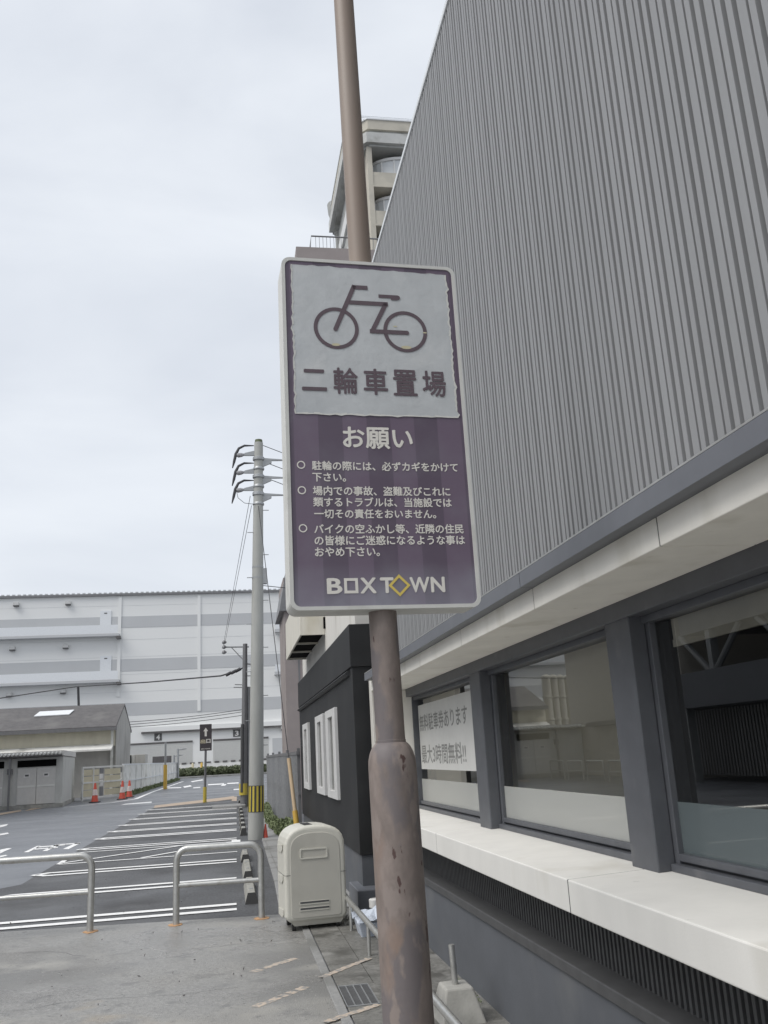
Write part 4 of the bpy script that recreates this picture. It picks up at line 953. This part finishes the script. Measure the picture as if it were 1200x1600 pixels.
for k in (0, .25, .98): A = lerp2(q0, q1, k); bar(fr, A, A + d_ * .09, 0, gtop, .09)
fr.build('frame', M['fencew'], gt)
for k0, k1 in ((.02, .4), (.55, .95)):
    pb = MB()
    for j in range(4): z = .2 + j * (gtop - .3) / 4; bar(pb, lerp2(q0, q1, k0), lerp2(q0, q1, k1), z, z + (gtop - .3) / 4 - .05, .02)
    pb.build('board_panel', M['gatebeige'], gt)
for k in (.43, .97):
    A = lerp2(q0, q1, k); pb = MB(); bar(pb, A, A + d_ * .28, gtop * .62, gtop * .76, .05); bar(pb, A, A + d_ * .28, gtop * .4, gtop * .58, .05); pb.build('white_plate', M['whiteplastic'], gt)
    pb = MB(); bar(pb, A, A + d_ * .3, .15, gtop * .38, .04); bar(pb, A, A + d_ * .3, gtop * .78, gtop - .1, .04); pb.build('dark_post', M['greysteel'], gt)
f0, f1 = gz(191, 1245), gz(276, 1219)
wf = thing('panel_fence', 'long pale temporary panel fence receding along the road edge', 'fence', (f0.x, f0.y, 0))
pb = MB(); n_ = 14
for k in range(n_): bar(pb, lerp2(f0, f1, k / n_), lerp2(f0, f1, (k + .97) / n_), .1, gtop, .04)
pb.build('panels', M['fencew'], wf)
pb = MB(); bar(pb, f0, f1, gtop, gtop + .07, .09); bar(pb, f0 + Vector((.06, 0, 0)), f1 + Vector((.06, 0, 0)), gtop * .46, gtop * .5, .05); pb.build('rail', M['trimwhite'], wf)
for k in range(n_ + 1): pb = MB(); A = lerp2(f0, f1, k / n_) + Vector((.02, 0, 0)); bar(pb, A, A + Vector((.03, .05, 0)), 0, gtop, .03); pb.build('post', M['fencew'], wf)
e0 = gz(278, 1218); pb = MB(); bar(pb, f1, f1 + Vector((-14, 1, 0)), 0, gtop, .05); pb.build('panels', M['fencew'], wf)
gs = foliage('verge_grass', M['weed'], [(f0.x + .25 + (f1.x - f0.x) * k / 20, f0.y + (f1.y - f0.y) * k / 20, .08, .22, 1.2, .16) for k in range(20)], None, 1600, .12, 8); struct(gs, 'stuff')
tag(gs, 'grassy verge along the foot of the pale fence', 'grass')
yp = gz(258, 1233); YP = thing('marker_post', 'yellow marker post with grey upper half beside the pale fence', 'post', (yp.x, yp.y, 0))
zt = gy(258, 1160, yp.y).z; zm = gy(258, 1195, yp.y).z
MB().tube([(yp.x, yp.y, 0), (yp.x, yp.y, zm)], .13, 12).build('sleeve', M['yellowpipe'], YP, smooth=True)
MB().tube([(yp.x, yp.y, zm), (yp.x, yp.y, zt)], .07, 10).build('shaft', M['steel'], YP, smooth=True)
# white van seen behind the fence, truck bed with tanks
tv = thing('parked_truck', 'pale flatbed truck with boxed load half hidden behind the pale fence', 'truck', (-9, 70, 0))
c = gy(212, 1185, 68)
MB().box(c.x - 1.6, c.x + .55, 68, 70, 1.0, 1.7).build('bed', M['vanpaint'], tv, bevel=.03)
MB().box(c.x - .03, c.x + .66, 68, 70, 1.2, 2.42).build('load_box', M['tingrey'], tv, bevel=.02)
MB().box(c.x - 1.2, c.x - .05, 68, 70, 1.2, 2.42).build('load_box', M['garage'], tv, bevel=.02)
lb_ = MB(); lb_.box(c.x - 1.05, c.x - .65, 67.96, 68, 1.9, 2.3); lb_.box(c.x - .52, c.x - .3, 67.96, 68, 1.2, 2.4); lb_.build('load_gap', M['dark'], tv)
MB().box(c.x - 2.6, c.x - 1.7, 68, 70, .7, 2.0).build('cab', M['carwhite'], tv, bevel=.12)
for dx in (-2.1, -.8, .2): MB().tube([(c.x + dx, 67.95, .45), (c.x + dx, 68.25, .45)], .45, 18).build('wheel', M['rubber'], tv)
cv = thing('white_car', 'white car partly visible between the gate and the pale fence', 'car', (-7, 62, 0))
c = gy(200, 1220, 60) - Vector((1.4, 0, 0))
bd = MB().extr([(c.x - 2.6, 60, .35), (c.x + .75, 60, .35), (c.x + .8, 60, .8), (c.x + .3, 60, .95), (c.x - .1, 60, 1.45), (c.x - 1.9, 60, 1.5), (c.x - 2.5, 60, 1.0)], (0, 1.6, 0)); bd.build('body', M['carwhite'], cv, bevel=.08, seg=3)
MB().extr([(c.x - 1.8, 59.985, .98), (c.x + .1, 59.985, .98), (c.x - .2, 59.985, 1.38), (c.x - 1.7, 59.985, 1.42)], (0, .012, 0)).build('side_window', M['carglass'], cv)
for dx in (-1.9, .15): MB().tube([(c.x + dx, 59.96, .32), (c.x + dx, 60.2, .32)], .32, 18).build('wheel', M['rubber'], cv)
# lamp posts and a barrier in front of the warehouse
def lamp_post(label, px, ptop, y, r_):
    A, B = gy(px, 1222, y), gy(px, ptop, y); o = thing('street_lamp', label, 'lamp post', (A.x, y, 0), 'slim posts beyond the fence')
    MB().tube([(A.x, y, 0), (B.x, y, B.z)], r_, 10).build('post', M['steel'], o, smooth=True)
    MB().tube([(B.x, y, B.z - .1), (B.x + .9, y, B.z)], r_ * .6, 8).build('arm', M['steel'], o)
    MB().box(B.x + .5, B.x + 1.1, y - .12, y + .12, B.z - .02, B.z + .08).build('lamp', M['lamp'], o); return o
lamp_post('slim grey lamp post with a short arm at the far end of the pale fence', 278, 1170, 100, .12)
lamp_post('short dark post just left of the slim lamp post at the end of the fence', 272, 1180, 102, .1)
bg = thing('dark_box_sign', 'dark low box on legs just above the far end of the pale fence', 'barrier', (gy(250, 1190, 104).x, 104, 0))
c = gy(247, 1190, 104); MB().box(c.x - .6, c.x + 1.4, 104, 104.4, c.z - .2, c.z + .55).build('box', M['tin'], bg, bevel=.03)
for dx in (-.4, 1.2): MB().box(c.x + dx, c.x + dx + .1, 104.1, 104.2, 0, c.z - .2).build('leg', M['greysteel'], bg)
for px, lb in ((301, 'pale yellow dock post left of the arrow sign'), (315, 'orange dock post just left of the arrow sign post')):
    A = gy(px, 1212, 122); tag(MB().lathe([(.16, 0), (.16, 1.3), (.1, 1.5), (0, 1.52)], (A.x, 122, .16), 12).build('dock_post', M['yellowpipe'] if px > 310 else M['signcream'], None, smooth=True), lb, 'bollard', 'dock posts')

# ------------------------------------------------------------------ slatted fence, weeds on the right of the path
ff = thing('slatted_fence', 'dark grey slatted fence between the footpath and the annex', 'fence', (1.25, 19, 0))
mb = MB(); y = 18.3
while y < 31:
    xx = 1.27 - (y - 18.3) * .0085; mb.box(xx, xx + .015, y, y + .07 + .02 * math.sin(y * 37), .06, 1.66); y += .16
mb.build('slats', M['mesh'], ff)
mb = MB(); A = Vector((1.295, 18.2, 0)); B = Vector((1.185, 31, 0)); bar(mb, A, B, 1.655, 1.72, .06); bar(mb, A + Vector((.02, 0, 0)), B + Vector((.02, 0, 0)), .9, .96, .05); mb.build('rail', M['greysteel'], ff)
for yy in (18.25, 21.4, 24.5, 27.6, 30.7): MB().box(1.28 - (yy - 18.3) * .0085, 1.34 - (yy - 18.3) * .0085, yy, yy + .06, 0, 1.78).build('post', M['greysteel'], ff)
w_ = foliage('weeds', M['weed'], [(1.12, 19.2, .2, .16, .6, .26), (1.2, 18.3, .2, .15, .5, .24), (1.12, 17.4, .2, .15, .6, .25), (1.05, 20.8, .14, .14, .9, .2), (1.0, 22.6, .12, .13, 1.0, .18), (.98, 24.6, .12, .12, 1.2, .2), (1.0, 26.8, .18, .12, 1.2, .25), (1.23, 16.6, .16, .09, .5, .2)], None, 11000, .032, 4)
struct(w_, 'stuff'); tag(w_, 'green weeds growing along the foot of the slatted fence', 'weeds')
mv = foliage('moss', M['weed'], [(1.53, 5.35, .015, .06, .3, .006), (1.5, 5.0, .015, .07, .2, .006), (1.57, 6.6, .013, .03, .4, .004)], None, 1500, .007, 12)
struct(mv, 'stuff'); tag(mv, 'moss on the wet strip at the foot of the grey wall', 'moss')

# ------------------------------------------------------------------ low pipe rail, post in block, litter by the wall
hr = thing('low_pipe_rail', 'low grey pipe rail beside the gutter running behind the taupe pole', 'rail', (1.1, 7, 0))
MB().tube([(1.1, 9.75, .27), (1.1, 9.0, .255), (1.1, 5.2, .27), (1.1, 2.5, .28)], .024, 14).build('pipe', M['galv'], hr, smooth=True)
for yy in (9.08, 7.93, 6.78, 5.63, 4.48, 3.33): MB().tube([(1.1, yy, 0), (1.1, yy, .255)], .017, 10).build('leg', M['galv'], hr, smooth=True)
cb = thing('post_block', 'tapered concrete block with a short steel pipe standing in it by the grey wall', 'concrete block', (1.35, 5.98, 0))
MB().hexa([(1.22, 5.8, 0), (1.5, 5.8, 0), (1.5, 6.14, 0), (1.22, 6.14, 0)], [(1.27, 5.86, .2), (1.44, 5.86, .2), (1.44, 6.07, .2), (1.27, 6.07, .2)]).build('block', M['concrete'], cb, bevel=.012)
MB().tube([(1.355, 5.965, .15), (1.345, 5.965, .425)], .019, 14).build('pipe', M['galv'], cb, smooth=True)
tb = thing('plastic_tub', 'pale blue white plastic tub with folded film lying behind the low pipe rail', 'tub', (1.3, 8.9, 0))
MB().hexa([(1.15, 8.72, 0), (1.32, 8.72, 0), (1.32, 9.0, 0), (1.15, 9.0, 0)], [(1.12, 8.68, .13), (1.35, 8.68, .13), (1.35, 9.05, .13), (1.12, 9.05, .13)]).build('box', M['tub'], tb, bevel=.01)
rnd = random.Random(3); cr_ = MB(); nx_, ny_ = 9, 9; vs = []
for i in range(nx_):
    for j in range(ny_): vs.append((1.1 + .38 * i / 8, 8.6 + .5 * j / 8, .135 + rnd.uniform(0, .05) + .07 * math.exp(-((i - 5.5) ** 2 + (j - 5) ** 2) / 5)))
cr_.add(vs, [(i * ny_ + j, (i + 1) * ny_ + j, (i + 1) * ny_ + j + 1, i * ny_ + j + 1) for i in range(8) for j in range(8)]); cr_.build('film', M['tub'], tb)
cu_ = thing('white_cup', 'small white lidded cup standing behind the plastic tub', 'cup', (1.365, 9.28, 0))
MB().lathe([(.04, 0), (.05, .16), (.052, .168)], (1.365, 9.28, 0), 18).build('cup', M['concrete'], cu_, smooth=True)
MB().lathe([(.058, .168), (.06, .235), (.052, .243), (0, .245)], (1.365, 9.28, 0), 18).build('lid', M['whiteplastic'], cu_, smooth=True)
lf = foliage('litter_leaves', M['concrete'], [(1.1, 9.6, .02, .12, .25, .02)], None, 60, .03, 2); struct(lf, 'stuff'); tag(lf, 'scattered dry leaves on the slabs beside the bin', 'litter')
db = foliage('grit', M['tin'], [(-.3, 9.3, .01, 1.2, .9, .004), (-1, 8, .01, 1.5, 1.2, .004), (-2, 13, .008, 3, 2, .003)], None, 90, .012, 6); struct(db, 'stuff'); tag(db, 'grit and small debris on the forecourt', 'grit')

# ------------------------------------------------------------------ across the street to the left: seen only in the shop's glass
th_ = thing('taupe_hall', 'tall plain taupe hall across the street, mirrored in the middle window', 'building', (-13, 35, 0))
MB().box(-24, -13.6, 33.5, 46, 0, 14).build('wall', M['taupe'], th_)
MB().box(-13.9, -13.2, 33.5, 43, 2.3, 2.5).build('canopy', M['tin'], th_)
pd = thing('parking_deck', 'dark steel parking deck with diagonal braces across the street, mirrored in the near window', 'parking deck', (-14, 24, 0))
MB().box(-26, -12.0, 8, 33, 2.55, 3.75).build('deck_edge', M['clad_dark'], pd)
MB().box(-26, -13.5, 8, 33, 5.4, 7.4).build('deck_edge', M['clad_dark'], pd)
MB().box(-25, -24.5, 8, 33, 0, 7).build('back_wall', M['louver'], pd)
for yy in (9, 14.5, 20, 25.5, 31):
    cbm = MB(); cbm.box(-12.6, -12.3, yy, yy + .3, 0, 2.55); cbm.box(-13.9, -13.6, yy, yy + .3, 3.75, 5.4); cbm.tube([(-13.7, yy + .2, 3.75), (-13.7, yy + 2.4, 5.4)], .12, 8); cbm.tube([(-13.7, yy + .2, 3.75), (-13.7, yy - 2.0, 5.4)], .12, 8)
    cbm.build('column', M['steel'], pd)
fe = MB(); y = 8.0
while y < 33: fe.box(-13.2, -13.18, y, y + .12, .2, 2.5); y += .2
fe.build('screen', M['greysteel'], pd)
for k in range(6):
    yy = 42.5 - k * 2.3
    rail(['pipe rail across the street nearest the garages', 'second pipe rail across the street from the garages', 'third pipe rail across the street from the garages', 'fourth pipe rail across the street from the garages', 'fifth pipe rail across the street from the garages', 'last pipe rail across the street from the garages'][k], -11.0, -11.0, yy, yy - 1.8, False, .85, 'guard_rail', 'pipe rails across the street')
sil = None
for k, (x, y) in enumerate(((-17.3, 59.6), (-17.95, 60.0), (-18.6, 60.4), (-19.25, 60.8))):
    o = MB().lathe([(.3, 0), (.3, 5.9), (.34, 5.92), (.34, 6.05), (.12, 6.2), (0, 6.22)], (x, y, 0), 18)
    for z in (1.6, 3.1, 4.6): o.lathe([(.3, 0), (.34, .03), (.34, .12), (.3, .15)], (x, y, z), 18)
    tag(o.build('storage_silo', M['tank'], None, smooth=True), ['slender storage silo beside the shed end, nearest the street', 'second slender storage silo from the street', 'third slender storage silo from the street', 'slender storage silo farthest from the street'][k], 'silo', 'storage silos')
